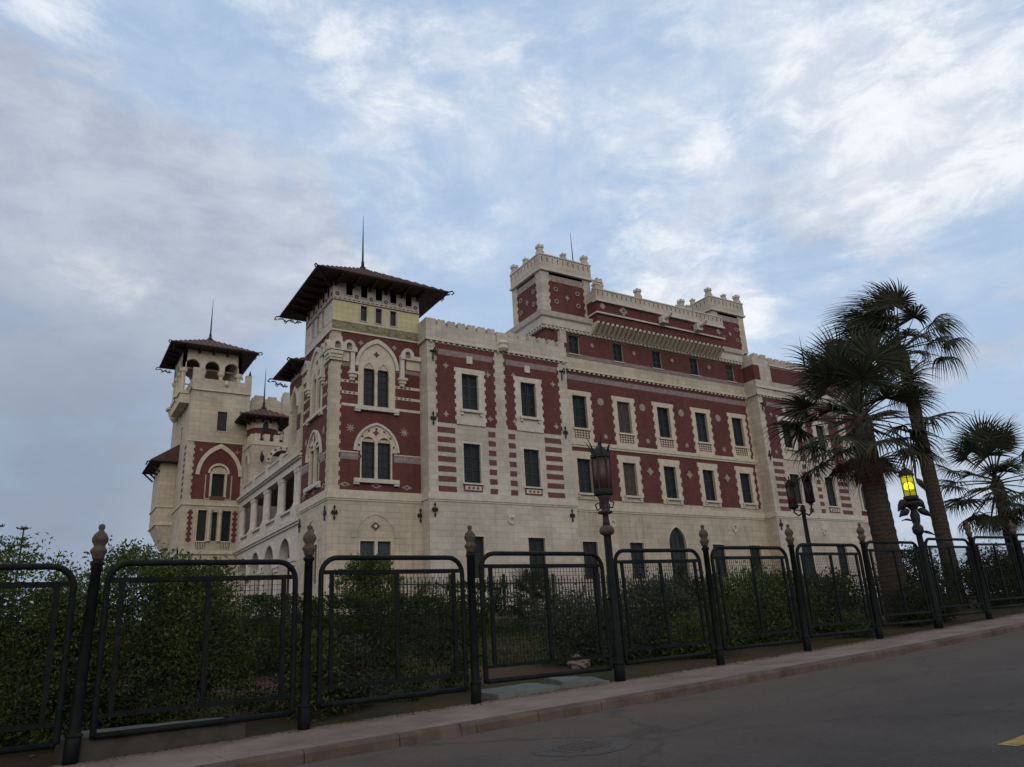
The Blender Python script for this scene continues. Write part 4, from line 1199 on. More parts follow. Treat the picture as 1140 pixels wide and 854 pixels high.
    for FX, a, e in ((FF, bx0, bx1), (FLL, by0, by1), (FRR, by0, by1), (FB, bx0, bx1)):
        n = 3; p = (e-a)/n
        v.prism(FX, rect(a, e, 24.5, 26.2), [[(u_, z_) for u_, z_ in arch(a+(i+.5)*p, p-.42, 24.51, 24.75, (p-.42)/2)] for i in range(n)], -.3, 0, trim_cream, True)
    part(v, 'belvedere_arches')
    for i in range(4):
        for j in range(4):
            if i in (0, 3) or j in (0, 3):
                c = MB(); x = bx0+.15+(bx1-bx0-.3)*i/3; y = by0+.15+(by1-by0-.3)*j/3
                c.lathe([(.22, 0), (.17, .1), (.155, 1.55), (.28, 1.75), (.30, 2.0)], (x, y, 22.45), trim_cream, 10); part(c, 'column')
    fl = MB(); fl.box(bx0-.1, bx1+.1, by0-.1, by1+.1, 22.2, 22.46, trim_cream)
    fl.box(bx0, 9.3, by0, by1, 21.4, 22.2, trim_cream); part(fl, 'belvedere_floor')
    pyramid_roof(bx0, bx1, by0, by1, 26.25, 28.2, 1.15, spire=4.0)
    # corbels and oriel on the left side
    k = MB()
    for y in (67.0, 71.0): 
        k.lathe([(.1, 0), (.35, .3), (.55, .8), (.6, 1.0), (.75, 1.05), (.75, 1.25)], (9.0, y, 21.2), trim_cream, 10)
    part(k, 'corbel')
    o = MB()
    o.box(8.05, 9.3, 69.0, 73.0, 11.9, 17.2, stone_cream)
    o.add([(8.05, 69.0, 11.9), (9.3, 69.0, 11.9), (9.3, 73, 11.9), (8.05, 73, 11.9), (8.9, 69.8, 10.1), (9.3, 69.8, 10.1), (9.3, 72.2, 10.1), (8.9, 72.2, 10.1)], [(0, 1, 5, 4), (1, 2, 6, 5), (2, 3, 7, 6), (3, 0, 4, 7), (4, 5, 6, 7)], trim_cream)
    o.box(7.96, 9.31, 68.9, 73.1, 13.3, 13.45, trim_cream); o.box(7.98, 9.31, 68.92, 73.08, 11.85, 12.0, trim_cream)
    part(o, 'oriel')
    q = MB()
    q.add([(7.15, 68.2, 17.15), (9.29, 68.2, 17.15), (9.29, 74, 17.15), (7.15, 74, 17.15), (9.29, 68.2, 18.6), (9.29, 74, 18.6), (8.7, 69.5, 18.5)], [(0, 4, 5, 3), (0, 1, 4)], roof_tile)
    q.add([(7.15, 68.2, 17.05), (9.29, 68.2, 17.05), (9.29, 74, 17.05), (7.15, 74, 17.05), (7.15, 68.2, 17.15), (9.29, 68.2, 17.15), (9.29, 74, 17.15), (7.15, 74, 17.15)], [(0, 1, 2, 3), (0, 4, 5, 1), (0, 3, 7, 4)], roof_timber)
    for y in (69.1, 70.5, 72, 73.5): q.tube([(8.05, y, 16.3), (7.25, y, 17.0)], .08, roof_timber, 5)
    q.tube([(7.15, 68.2, 17.0), (6.9, 68.0, 16.9), (6.8, 68.0, 16.6)], .06, iron, 5)
    part(q, 'roof')
far_block()

# ---- small turret and pavilion at the far end of the loggia
def pavilion():
    y0 = 61.6; F = front(y0); FL = left(13.75, 0)
    m = MB()
    m.prism(F, rect(13.75, 18.4, 13.4, 17.4), [arch(16.3, 2.1, 13.5, 16.0, 1.1)], -.4, 0, stone_cream)
    m.prism(FL, rect(y0+.401, 64.29, 13.4, 17.4), [arch(63.0, 1.2, 13.5, 15.9, .9)], -.4, 0, stone_cream)
    m.box(18.0, 18.4, y0+.401, 64.29, 13.4, 17.4, stone_cream); m.box(14.15, 18.0, y0+.401, 64.29, 17.2, 17.39, room_dark)
    part(m, 'pavilion_wall')
    a = MB(); a.prism(F, arch_band(16.3, 2.1, .32, 16.0, 1.1, .32), [], .002, .10, trim_white)
    for i in range(8):
        an_ = math.pi*(i+.5)/8
        a.prism(F, ngon(16.3+1.22*math.cos(an_), 16.02+1.25*math.sin(an_), .12, 4, an_), [], .101, .112, brick_dark)
    a.prism(FL, arch_band(63.0, 1.2, .2, 15.9, .9, .25), [], .002, .08, trim_white)
    part(a, 'pavilion_arch')
    p = MB(); p.prism(F, crenel(13.75, 18.4, 17.41, 17.75, 18.35, .78, .42), [], -.25, .06, trim_cream, True)
    p.prism(FL, crenel(y0+.06, 64.29, 17.41, 17.75, 18.35, .78, .42), [], -.25, .06, trim_cream, True)
    p.box(14.1, 18.4, y0+.5, 64.29, 17.41, 18.1, brick_red); part(p, 'parapet')
    t = MB()
    t.lathe([(1.25, 17.5), (1.25, 19.1)], (15.0, 63.6, 0), brick_red, 8)
    t.lathe([(1.3, 19.1), (1.3, 19.9)], (15.0, 63.6, 0), trim_cream, 8)
    t.prism(front(62.35), arch(14.95, .42, 18.7, 19.3, .3), [], -.1, .05, glass_dark)
    t.prism(front(62.35), ngon(14.95, 18.3, .22, 10), [], -.1, .06, trim_cream)
    part(t, 'turret')
    pyramid_roof(13.9, 16.1, 62.5, 64.7, 19.9, 21.1, 1.05, spire=3.7)
    l = MB(); o = F.p(14.5, 16.6, .06)
    l.tube([o, o + Vector((0, -.3, .2)), o + Vector((0, -.4, -.1))], .04, iron, 6); l.lathe([(.05, 0), (.16, .2), (.16, .5), (.02, .7)], o + Vector((0, -.4, -.7)), iron, 8)
    part(l, 'wall_lantern')
    b = MB(); b.box(15.4, 19.2, 70, 74, ZB, 23.9, stone_cream)
    b.prism(front(70.0), crenel(15.4, 17.9, 23.91, 24.0, 24.3, 1.2, .8), [], -.3, .0, stone_cream, True)
    b.prism(front(70.0), crenel(18.2, 19.6, 22.0, 24.5, 24.9, .7, .45), [], -.6, .1, stone_cream, True)
    part(b, 'rear_tower')
pavilion()

# ---- round tower closing the right end
def end_tower():
    cx, cy, r = 62.6, 45.0, 3.6
    m = MB()
    m.lathe([(r, ZB), (r, 10.0)], (cx, cy, 0), stone_white, 16); m.lathe([(r, 10.001), (r, 19.6)], (cx, cy, 0), brick_red, 16)
    for z0, z1, rr in ((9.6, 10.2, .1), (13.9, 14.4, .08), (19.4, 20.2, .15), (14.9, 15.1, .05), (16.6, 16.8, .05)):
        m.lathe([(r+rr, z0), (r+rr, z1)], (cx, cy, 0), trim_white, 16)
    m.lathe([(r+.05, 20.2), (r+.05, 22.2)], (cx, cy, 0), trim_cream, 16)
    part(m, 'end_tower')
    for i in range(8):
        a = math.pi + i*math.pi*2/16
        F = FR((cx + (r-.1)*math.cos(a), cy + (r-.1)*math.sin(a), 0), (-math.sin(a), math.cos(a), 0), (math.cos(a), math.sin(a), 0))
        for z0, h in ((10.7, 1.7), (15.2, 1.9)):
            g = MB(); g.prism(F, arch(0, 1.3, z0-.1, z0+h, .8), [arch(0, .9, z0, z0+h, .55)], .0, .2, trim_white)
            wn = part(g, 'arched_window'); p = MB(); p.prism(F, arch(0, .9, z0, z0+h, .55), [], .0, .1, glass_dark); p.build('pane', wn)
    q = MB(); q.lathe([(r+1.2, 22.1), (r+1.2, 22.2), (.2, 25.0)], (cx, cy, 0), roof_tile, 12); rr = part(q, 'roof')
    s_ = MB(); s_.lathe([(.25, -.3), (.12, .3), (.05, 2), (.01, 3.6)], (cx, cy, 25.1), iron, 8); s_.build('spire', rr)
end_tower()

# ------------------------------------------------------------------ street fence
FA = math.atan(.057)
FENCE = thing('fence', 'long dark green tube fence with wire mesh panels and bronze topped posts along the pavement', 'fence', (0, yf(0), 0), 0)
def fpart(mb, name, parent, smooth=False):
    return mb.build(name, parent, smooth)
def make_post():
    m = MB()
    m.lathe([(.100, -.15), (.100, .36), (.088, .38), (.085, .45), (.070, 2.68), (.095, 2.70), (.095, 2.745), (.066, 2.76)], (0, 0, 0), fence_paint, 14)
    m.lathe([(.101, .33), (.112, .34), (.112, .375), (.101, .385)], (0, 0, 0), fence_paint, 14)
    o = m.build('post', FENCE, True)
    f = MB()
    pr = [(.075, 2.761), (.10, 2.80), (.105, 2.835), (.14, 2.88), (.145, 2.91), (.10, 2.96), (.095, 2.985), (.135, 3.04), (.142, 3.085), (.11, 3.15), (.055, 3.195), (.040, 3.215), (.058, 3.25), (.052, 3.29), (.02, 3.31)]
    f.lathe([(r_*.82, z_) for r_, z_ in pr], (0, 0, 0), finial_paint, 16)
    f.build('finial', o, True)
    return o
def rounded_frame(w, z0, z1, r, n=6):
    pts = [(-w/2, z0+.06), (-w/2, z1-r)]
    for i in range(1, n+1): pts.append((-w/2 + r - r*math.cos(math.pi/2*i/n), z1 - r + r*math.sin(math.pi/2*i/n)))
    for i in range(n+1): pts.append((w/2 - r + r*math.sin(math.pi/2*i/n), z1 - r + r*math.cos(math.pi/2*i/n)))
    pts += [(w/2, z0+.06), (w/2, z0)]
    return pts
def make_panel():
    w = 2.90; z0, z1 = .30, 2.70; rr = .046
    m = MB()
    pts = rounded_frame(w, z0, z1, .30)
    pts = [(-w/2, z0-.03)] + pts[0:]
    m.tube([(x, 0, z) for x, z in pts], rr, fence_paint, 10)
    m.tube([(-w/2+.02, 0, z0), (w/2-.02, 0, z0)], rr, fence_paint, 10)
    o = m.build('panel', FENCE, True)
    i_ = MB(); iw = w/2-.20; zt, zb = 2.45, .56
    i_.box(-w/2+.03, w/2-.03, -.03, .03, zt-.035, zt+.035, fence_paint)
    i_.box(-w/2+.03, w/2-.03, -.025, .025, zb-.03, zb+.03, fence_paint)
    for x in (-iw, 0.02, iw): i_.box(x-.034, x+.034, -.028, .028, zb+.03, zt-.035, fence_paint)
    i_.build('inner_frame', o)
    wm = MB(); n = 33; k = 23
    for j in range(n):
        x = -iw + 2*iw*(j+.5)/n; wm.box(x-.0032, x+.0032, -.0032, .0032, zb, zt, fence_paint)
    for j in range(k):
        z = zb + (zt-zb)*(j+.5)/k; wm.box(-iw, iw, .004, .0104, z-.0032, z+.0032, fence_paint)
    wm.build('wire_mesh', o)
    st = MB()
    for s_ in (-1, 1):
        for z in (.78, 1.72): st.tube([(s_*w/2, 0, z), (s_*(w/2+.22), 0, z)], .025, fence_paint, 6)
    st.build('bracket', o)
    return o
P0 = make_post(); P1 = make_panel()
px_ = [-9.4, -6.0, -2.63, .75, 4.06, 7.36, 10.98, 14.2, 17.62, 21.08, 24.5, 27.85, 31.2, 34.6, 38.0, 41.4]
lamps_at = (10.98, 24.5)
rf = random.Random(3); usedP = usedQ = False
for i, x in enumerate(px_):
    if x not in lamps_at:
        o = P0 if not usedP else copy_tree(P0, FENCE); usedP = True
        o.location = (x, yf(x)-yf(0), zp(x)); o.rotation_euler = (rf.uniform(-.008, .008), rf.uniform(-.008, .008), rf.uniform(0, 6))
        if x == .75: o.rotation_euler.y = -.028
    if i < len(px_)-1:
        x1 = px_[i+1]; m_ = (x+x1)/2 + .03
        q = P1 if not usedQ else copy_tree(P1, FENCE); usedQ = True
        q.location = (m_, yf(m_)-yf(0)+.02, zp(m_) + rf.uniform(-.01, .02)); q.scale.x = (x1-x-.44)/2.90
        q.rotation_euler = (rf.uniform(-.012, .012), -.018 + rf.uniform(-.006, .006), FA)

# ------------------------------------------------------------------ street lamps
def lantern(mb_frame, mb_glass, c, h, r, glass, seg=6, spikes=6):
    c = Vector(c)
    mb_glass.lathe([(r*.94, .02), (r*.94, h-.02)], c, glass, seg*2)
    f = mb_frame
    f.lathe([(r*.5, -.10), (r*1.02, -.05), (r*1.08, 0), (r*1.08, .07), (r*.9, .08)], c, iron, seg*2)
    f.lathe([(r*.9, h-.06), (r*1.10, h-.04), (r*1.12, h+.03), (r*1.0, h+.05), (r*.80, h+.14), (r*.42, h+.22), (r*.16, h+.25), (r*.14, h+.32), (r*.05, h+.40)], c, iron, seg*2)
    for k in range(seg):
        a = 2*math.pi*(k+.5)/seg; d = Vector((math.cos(a), math.sin(a), 0))
        f.tube([c + d*r*.98 + Vector((0, 0, .02)), c + d*r*.98 + Vector((0, 0, h))], .018, lamp_brown if glass is lamp_glass_off else iron, 5)
        for z in (h*.33, h*.66):
            a2 = a + 2*math.pi/seg
            f.tube([c + d*r*.985 + Vector((0, 0, z)), c + Vector((math.cos(a2), math.sin(a2), 0))*r*.985 + Vector((0, 0, z))], .010, lamp_brown if glass is lamp_glass_off else iron, 4)
    for k in range(spikes):
        a = 2*math.pi*k/spikes; d = Vector((math.cos(a), math.sin(a), 0))
        b = c + Vector((0, 0, h+.06))
        f.tube([b + d*r*.92, b + d*r*1.02 + Vector((0, 0, .09)), b + d*r*1.2 + Vector((0, 0, .19)), b + d*r*1.75 + Vector((0, 0, .36))], [.026, .022, .016, .004], iron, 5)
def lamp_post(mb, h, r=.095):
    mb.lathe([(r*1.15, -.15), (r*1.15, .36), (r, .40), (r*.95, .5), (r*.82, h)], (0, 0, 0), fence_paint, 14)
    mb.lathe([(r*1.16, .33), (r*1.28, .34), (r*1.28, .38), (r*1.16, .39)], (0, 0, 0), fence_paint, 14)
x = 10.98
L1 = thing('street_lamp', 'tall unlit lamp with a rusty brown drum lantern and curved spikes in the fence line', 'street lamp', (x, yf(x), zp(x)))
m = MB(); lamp_post(m, 3.1, .105); m.build('post', L1, True)
m = MB(); m.lathe([(.09, 3.08), (.16, 3.12), (.175, 3.18), (.16, 3.25), (.10, 3.30)], (0, 0, 0), finial_paint, 14)
m.lathe([(.085, 3.30), (.075, 3.4), (.065, 3.55), (.17, 3.58), (.17, 3.62), (.08, 3.65), (.09, 3.78), (.13, 3.9), (.17, 4.0)], (0, 0, 0), lamp_brown, 12)
for k in range(4):
    a = k*math.pi/2+.4; d = Vector((math.cos(a), math.sin(a), 0))
    m.tube([Vector((0, 0, 3.72))+d*.08, Vector((0, 0, 3.68))+d*.2, Vector((0, 0, 3.80))+d*.24, Vector((0, 0, 3.84))+d*.16], .018, lamp_brown, 5)
m.build('stem', L1, True)
fm, gm = MB(), MB(); lantern(fm, gm, (0, 0, 4.05), .86, .212, lamp_glass_off); lt = fm.build('lantern', L1); gm.build('glass', lt, True)

x = 24.5
L3 = thing('street_lamp', 'ornate lamp glowing yellow with dark leaf scrolls hanging round its post', 'street lamp', (x, yf(x)+.02, zp(x)))
m = MB(); lamp_post(m, 2.95, .115); m.build('post', L3, True)
def leaf_lump(mb, c, d, l, w, mat):
    c = Vector(c); d = Vector(d).normalized(); n = 6
    mb.tube([c + d*(l*i/n) + Vector((0, 0, .05*math.sin(math.pi*i/n))) for i in range(n+1)], [.02, w*.7, w, w*.95, w*.75, w*.4, .02], mat, 8)
m = MB(); m.lathe([(.10, 2.9), (.17, 3.0), (.17, 3.15), (.10, 3.25), (.13, 3.35), (.15, 3.55), (.09, 3.7), (.16, 3.8), (.25, 3.88), (.28, 3.98)], (0, 0, 0), iron, 12)
m.build('stem', L3, True)
rt2 = Vector((.85, -.52, 0))
for (du, z, d, l, w) in ((.12, 3.72, (.85, -.52, -.6), .52, .12), (-.14, 3.70, (-.85, .52, -.5), .42, .13), (-.16, 4.02, (-.85, .52, -.9), .48, .15), (.1, 4.02, (.85, -.52, -.9), .40, .14), (.30, 4.75, (.5, -.3, -1), .55, .10), (.1, 3.0, (.85, -.52, -.35), .5, .05), (-.1, 3.35, (-.85, .52, .1), .36, .04)):
    m = MB(); leaf_lump(m, rt2*du + Vector((0, 0, z)), d, l, w, iron); m.build('scroll_leaf', L3, True)
fm, gm = MB(), MB(); lantern(fm, gm, (0, 0, 4.10), .78, .215, lamp_lit, 6, 5)
lt = fm.build('lantern', L3); gm.build('glass', lt, True)
bm_ = MB(); bm_.lathe([(.02, .0), (.13, .04), (.15, .14), (.10, .25), (.02, .28)], (0, 0, 4.36), lamp_bulb, 12)
bm_.build('bulb', lt, True)
pl_ = bpy.data.lights.new('lamp_light', 'POINT'); pl_.energy = 14; pl_.color = (1.0, 0.80, 0.20); pl_.shadow_soft_size = .16
plo = bpy.data.objects.new('lamp_light', pl_); COL.objects.link(plo); plo.parent = lt; plo.location = (0, 0, 4.72)
m = MB()
m.tube([rt2*.30 + Vector((0, 0, 4.7)), rt2*.36 + Vector((0, 0, 5.5)), rt2*.28 + Vector((0, 0, 5.9)), rt2*(-.02) + Vector((0, 0, 6.35)), rt2*(-.22) + Vector((0, 0, 6.7))], [.03, .035, .04, .035, .02], iron, 6)
for du in (-.06, .05): m.tube([rt2*du + Vector((0, 0, 5.3)), rt2*(du-.05) + Vector((0, 0, 6.1)), rt2*(du-.10) + Vector((0, 0, 6.5))], [.03, .025, .01], iron, 5)
m.tube([rt2*(-.3) + Vector((0, 0, 4.98)), rt2*(-.5) + Vector((0, 0, 5.12)), rt2*(-.72) + Vector((0, 0, 5.14))], [.06, .05, .01], iron, 6)
m.build('bracket', L3)

bx, by = 26.05, 20.0
L2 = thing('street_lamp', 'slim black lamp with two unlit brown lanterns standing in the garden behind the fence', 'street lamp', (bx, by, gz(bx, by)))
zt = 5.75 - gz(bx, by)
m = MB(); m.lathe([(.2, -.1), (.2, .5), (.13, .6), (.12, 1.6), (.16, 1.65), (.16, 1.8), (.10, 1.9), (.075, zt), (.12, zt+.05), (.05, zt+.3)], (0, 0, 0), iron, 12); m.build('post', L2, True)
for s_, dz in ((-1, .25), (1, .45)):
    m = MB(); q = rt2*(s_*.36)
    m.tube([Vector((0, 0, zt)), q*.6 + Vector((0, 0, zt-.12)), q + Vector((0, 0, zt+.02)), q + Vector((0, 0, zt+dz))], .035, iron, 6); m.build('arm', L2)
    fm, gm = MB(), MB(); lantern(fm, gm, q + Vector((0, 0, zt+dz)), .86, .178, lamp_glass_off); lt = fm.build('lantern', L2); gm.build('glass', lt, True)

# ------------------------------------------------------------------ garden railing in front of the palace
x0, x1, yy = 14.5, 48.0, 34.5
G = thing('garden_railing', 'low spiked railing standing between the garden beds and the palace wall', 'railing', (x0, yy, gz(x0, yy)))
zb = gz(30, yy); m = MB(); n = int((x1-x0)/.19)
for i in range(n):
    u = (x1-x0)*i/n; h = 1.75 if i % 2 else 1.62
    m.box(u-.018, u+.018, -.018, .018, 0, h-.12, iron)
    m.add([(u-.035, -.02, h-.12), (u+.035, -.02, h-.12), (u+.035, .02, h-.12), (u-.035, .02, h-.12), (u, 0, h+.05)], [(0, 1, 4), (1, 2, 4), (2, 3, 4), (3, 0, 4), (3, 2, 1, 0)], iron)
kind(m.build('pickets', G), 'stuff')
for z in (.25, 1.35):
    m = MB(); m.box(0, x1-x0, -.025, .025, z, z+.05, iron); m.build('rail', G)
for i in range(12):
    u = (x1-x0)*i/11; m = MB(); m.box(u-.06, u+.06, -.06, .06, -.2, 1.85, iron); m.build('post', G)

# ------------------------------------------------------------------ vegetation
def leaves(rng, P, Nrm, size, wid=.42):
    """one folded diamond leaf per point; returns vertex array and faces"""
    n = len(P)
    d = rng.normal(size=(n, 3)); d += Nrm*0.5; d[:, 2] += .15
    d /= np.linalg.norm(d, axis=1)[:, None]
    a = rng.normal(size=(n, 3)); s = np.cross(d, a); s /= np.linalg.norm(s, axis=1)[:, None]
    u = np.cross(s, d)
    L = (size*rng.uniform(.6, 1.35, n))[:, None]
    base = P - d*L*.5; tip = P + d*L*.5
    l = P + s*L*wid*.5 + u*L*.08; r = P - s*L*wid*.5 + u*L*.08
    V = np.stack([base, l, tip, r], 1).reshape(-1, 3)
    F = np.arange(4*n).reshape(n, 4)
    return V, F
def superpoint(rng, n, box, ex):
    d = rng.normal(size=(n, 3)); d[:, 2] = d[:, 2]*1.0 + .10
    d /= np.linalg.norm(d, axis=1)[:, None]
    if ex != 2:
        p = ex; k = (np.abs(d)**p).sum(1)**(1/p); d = d/k[:, None]
    return d
def bush(name, label, cat, x, y, rx, ry, top, mat, seed, clumps=90, per=55, leaf=.11, cr=.20, box=False, lump=.22, group=None, base=None, tilt=0.0, rz=0.0, ex=None):
    ex = ex or (7.0 if box else 2.6)
    rng = np.random.default_rng(seed)
    zb = gz(x, y) - .05 if base is None else base
    h = top - zb; cz = h*.5
    t = thing(name, label, cat, (x, y, zb), rz, group)
    D = superpoint(rng, clumps, box, ex)
    ph = rng.uniform(0, 6.28, 6)
    mod = 1 + lump*(np.sin(D[:, 0]*3.1+ph[0])*np.sin(D[:, 1]*2.7+ph[1]) + .6*np.sin(D[:, 2]*5+ph[2]+D[:, 0]*4))*.6
    rad = mod*np.clip(1.0 - np.abs(rng.normal(0, .12, clumps)), .62, 1.04)
    if box: rad = np.clip(1.0 - np.abs(rng.normal(0, .05, clumps)), .8, 1.03)
    deep = rng.random(clumps) < .36; rad = np.where(deep, rng.uniform(.30, .88, clumps), rad)
    C = D*rad[:, None]*np.array([rx, ry, h*.5]); C[:, 2] += cz
    C[:, 2] += tilt*C[:, 0]
    sz = rng.uniform(.7, 1.3, clumps)
    P = np.repeat(C, per, 0) + rng.normal(size=(clumps*per, 3))*(cr*np.repeat(sz, per)[:, None])*np.array([1, 1, .75])
    if box:
        P[:, 2] = np.minimum(P[:, 2], h + rng.exponential(.03, len(P)))
    P[:, 2] = np.maximum(P[:, 2], .02)
    Nr = np.repeat(D, per, 0)
    V, F = leaves(rng, P, Nr, leaf)
    mesh_obj('foliage', V.tolist(), F.tolist(), [mat], None, t)
    st = MB()
    for i in range(9):
        a = rng.uniform(0, 6.28); r_ = rng.uniform(.2, .75)
        st.tube([(0.05*math.cos(a), .05*math.sin(a), -.1), (rx*r_*.5*math.cos(a), ry*r_*.5*math.sin(a), h*.35), (rx*r_*math.cos(a), ry*r_*math.sin(a), h*.75)], [.045, .03, .012], bark, 6)
    st.build('stem', t)
    return t
GB = 'shrubs growing behind the fence'
bush('shrub', 'big leafy green shrub filling the leftmost fence panel', 'shrub', -1.2, 15.8, 2.0, 1.25, 3.28, leaf_green, 11, 640, 75, .080, .15, ex=3.2, lump=.26)
bush('shrub', 'big leafy shrub with pale leaves on top behind the second fence panel', 'shrub', 2.05, 15.8, 1.40, 1.25, 3.36, leaf_green, 12, 580, 75, .080, .15, ex=3.2, lump=.26)
bush('shrub', 'low dark shrub at the foot of the gap between the two big leafy shrubs', 'shrub', .55, 15.4, .7, .8, 2.9, leaf_green, 13, 140, 60, .085, .16)
bush('hedge', 'dark clipped hedge with a flat top behind the third fence panel', 'hedge', 6.0, 16.3, 2.5, .75, 2.52, leaf_dark, 14, 330, 60, .085, .12, True)
bush('shrub', 'small light green shrub growing against the left end of the dark clipped hedge', 'shrub', 4.75, 15.0, .42, .4, 1.75, leaf_green, 15, 45, 45, .10, .14)
bush('shrub', 'small rounded shrub in front of the middle of the dark clipped hedge', 'shrub', 5.5, 15.1, .5, .42, 1.62, leaf_grey, 16, 50, 45, .09, .13)
bush('hedge', 'dark block of hedge on the lawn beside the big leafy shrub', 'hedge', 5.4, 21.3, 1.5, .6, 2.95, leaf_dark, 17, 150, 50, .10, .13, True)
bush('hedge', 'far dark hedge under the double window of the roofed corner tower', 'hedge', 9.3, 23.2, 2.0, .6, 3.05, leaf_dark, 18, 150, 45, .11, .14, True)
bush('topiary_shrub', 'round clipped green shrub below the ground floor windows of the corner tower', 'shrub', 8.35, 21.6, .78, .7, 4.0, leaf_green, 19, 110, 55, .10, .12, base=2.55)
bush('hedge', 'long dark hedge in front of the railing left of the small palm', 'hedge', 13.4, 25.2, 2.4, .7, 3.50, leaf_dark, 20, 170, 45, .12, .15, True)
bush('shrub', 'grey green feathery shrub between the small palm and the brown lantern lamp', 'shrub', 13.2, 17.7, 1.45, 1.1, 2.60, leaf_grey, 21, 150, 60, .11, .22)
bush('shrub', 'grey green shrub to the right of the brown lantern lamp', 'shrub', 15.7, 17.8, 1.25, 1.0, 2.95, leaf_grey, 22, 130, 60, .11, .22)
bush('shrub', 'low dark shrub with yellowish sprigs in front of the grey green shrubs', 'shrub', 15.6, 16.0, 1.1, .6, 1.9, leaf_green, 23, 90, 50, .10, .17)
bush('shrub', 'tall light green shrub below the right end of the middle palace range', 'shrub', 19.4, 17.2, 1.8, 1.1, 3.15, leaf_green, 24, 170, 60, .12, .22)
bush('shrub', 'dark shrub beneath the lamp with two lanterns', 'shrub', 23.4, 17.6, 1.7, 1.0, 2.95, leaf_dark, 25, 140, 60, .12, .22)
bush('shrub', 'dark shrub at the foot of the thick trunked palm', 'shrub', 26.9, 16.4, 1.4, .6, 2.5, leaf_dark, 26, 110, 55, .12, .2)
bush('shrub', 'spreading shrub between the lit lamp and the thin trunked palm', 'shrub', 31.2, 19.0, 1.6, 1.1, 4.1, leaf_dark, 27, 140, 60, .13, .25)
bush('shrub', 'broad dark shrub between the two palms on the right', 'shrub', 35.6, 18.0, 2.2, 1.2, 4.0, leaf_dark, 28, 180, 60, .13, .25)
bush('shrub', 'broad green shrub at the right end of the fence below the bushy palm', 'shrub', 40.6, 18.6, 2.6, 1.3, 4.2, leaf_green, 29, 180, 60, .14, .25)
bush('shrub', 'shrub half hidden at the far right behind the last fence panels', 'shrub', 46.0, 19.5, 3.0, 1.5, 4.2, leaf_dark, 30, 170, 60, .15, .27)
bush('shrub', 'low shrub with pale blossoms behind the fence left of the thick palm', 'shrub', 22.2, 15.7, .8, .45, 1.75, leaf_green, 31, 60, 50, .09, .15)
bush('shrub', 'far low shrub along the palace wall under the wing on the right', 'shrub', 39.0, 31.5, 3.5, 1.0, 4.2, leaf_dark, 32, 170, 50, .16, .25)
bush('shrub', 'far low shrub along the palace wall under the pointed door', 'shrub', 29.5, 30.5, 3.2, .9, 3.9, leaf_dark, 33, 160, 50, .15, .25)
# lawn
rng = np.random.default_rng(77); n = 60000
gx = rng.uniform(3.0, 26.0, n); gy = rng.uniform(17.2, 33.5, n)
keep = (np.sin(gx*.9+1)+np.sin(gy*.8+gx*.3)) > -1.0; gx, gy = gx[keep], gy[keep]; n = len(gx)
zz = np.array([gz(a, b) for a, b in zip(gx, gy)])
a = rng.uniform(0, 6.28, n); hh = rng.uniform(.06, .16, n); w = rng.uniform(.012, .022, n)
V = np.stack([np.stack([gx - w*np.cos(a), gy - w*np.sin(a), zz], 1), np.stack([gx + w*np.cos(a), gy + w*np.sin(a), zz], 1),
              np.stack([gx + rng.normal(0, .04, n), gy + rng.normal(0, .04, n), zz + hh], 1)], 1).reshape(-1, 3)
o = mesh_obj('lawn_grass', V.tolist(), np.arange(3*n).reshape(n, 3).tolist(), [grass_mat])
tag(o, 'short green lawn grass on the slope behind the fence', 'grass'); kind(o, 'stuff')

# ---- fan palms
def frond_mesh(seed, pet, rad, droop, nl=32, spread=2.0, wind=(0, 0, 0), mat=None):
    """petiole along +X, fan blade in the XY plane, drooping tips; wind bends tips in the frond's own frame"""
    r = random.Random(seed); vs, fs = [], []
    def strip(pts, wids, nrm):
        b = len(vs)
        for (p, w_, s_) in zip(pts, wids, nrm):
            vs.append(tuple(p - s_*w_)); vs.append(tuple(p + s_*w_))
        for i in range(len(pts)-1): fs.append((b+2*i, b+2*i+1, b+2*i+3, b+2*i+2))
    # petiole: crossed strips
    pp = [Vector((pet*i/4, 0, -.10*pet*(i/4)**2)) for i in range(5)]
    for s_ in (Vector((0, 1, 0)), Vector((0, 0, 1))): strip(pp, [.045, .035, .028, .024, .02], [s_]*5)
    tip = pp[-1]; wv = Vector(wind)
    for k in range(nl):
        th = -spread + 2*spread*k/(nl-1) + r.uniform(-.03, .03)
        L = rad*(.62 + .38*math.cos(th*.62))*r.uniform(.9, 1.08)
        d = Vector((math.cos(th), math.sin(th), .12*math.cos(th*2))).normalized()
        s_ = Vector((-math.sin(th), math.cos(th), 0.25*(1 if k % 2 else -1))).normalized()
        pts = []; n = 6; dr = droop*r.uniform(.75, 1.35)
        for i in range(n+1):
            t = i/n
            pts.append(tip + d*L*t*(1-.18*t*t*dr) + Vector((0, 0, -1))*L*dr*(.55*max(0, t-.35)**2*1.6) + wv*L*t*t)
        hw = rad*spread/nl*.58
        strip(pts, [.012, hw*.40, hw*.62, hw*.60, hw*.40, hw*.20, .003], [s_]*(n+1))
    return vs, fs
FM = {}
def frond(parent, key, org, az, el, roll, sc, mat, name='frond'):
    if key not in FM:
        vs, fs = frond_mesh(*key[:1], **dict(key[1:]))
        me = bpy.data.meshes.new('frond'); me.from_pydata(vs, [], fs); me.update(); FM[key] = me
    k2 = (key, mat.name)
    if k2 not in FM:
        me = FM[key].copy(); me.materials.append(mat); FM[k2] = me
    o = bpy.data.objects.new(name, FM[k2]); COL.objects.link(o); o.parent = parent
    o.location = org; o.scale = (sc, sc, sc)
    o.rotation_euler = (Matrix.Rotation(az, 3, 'Z') @ Matrix.Rotation(-el, 3, 'Y') @ Matrix.Rotation(roll, 3, 'X')).to_euler()
    return o
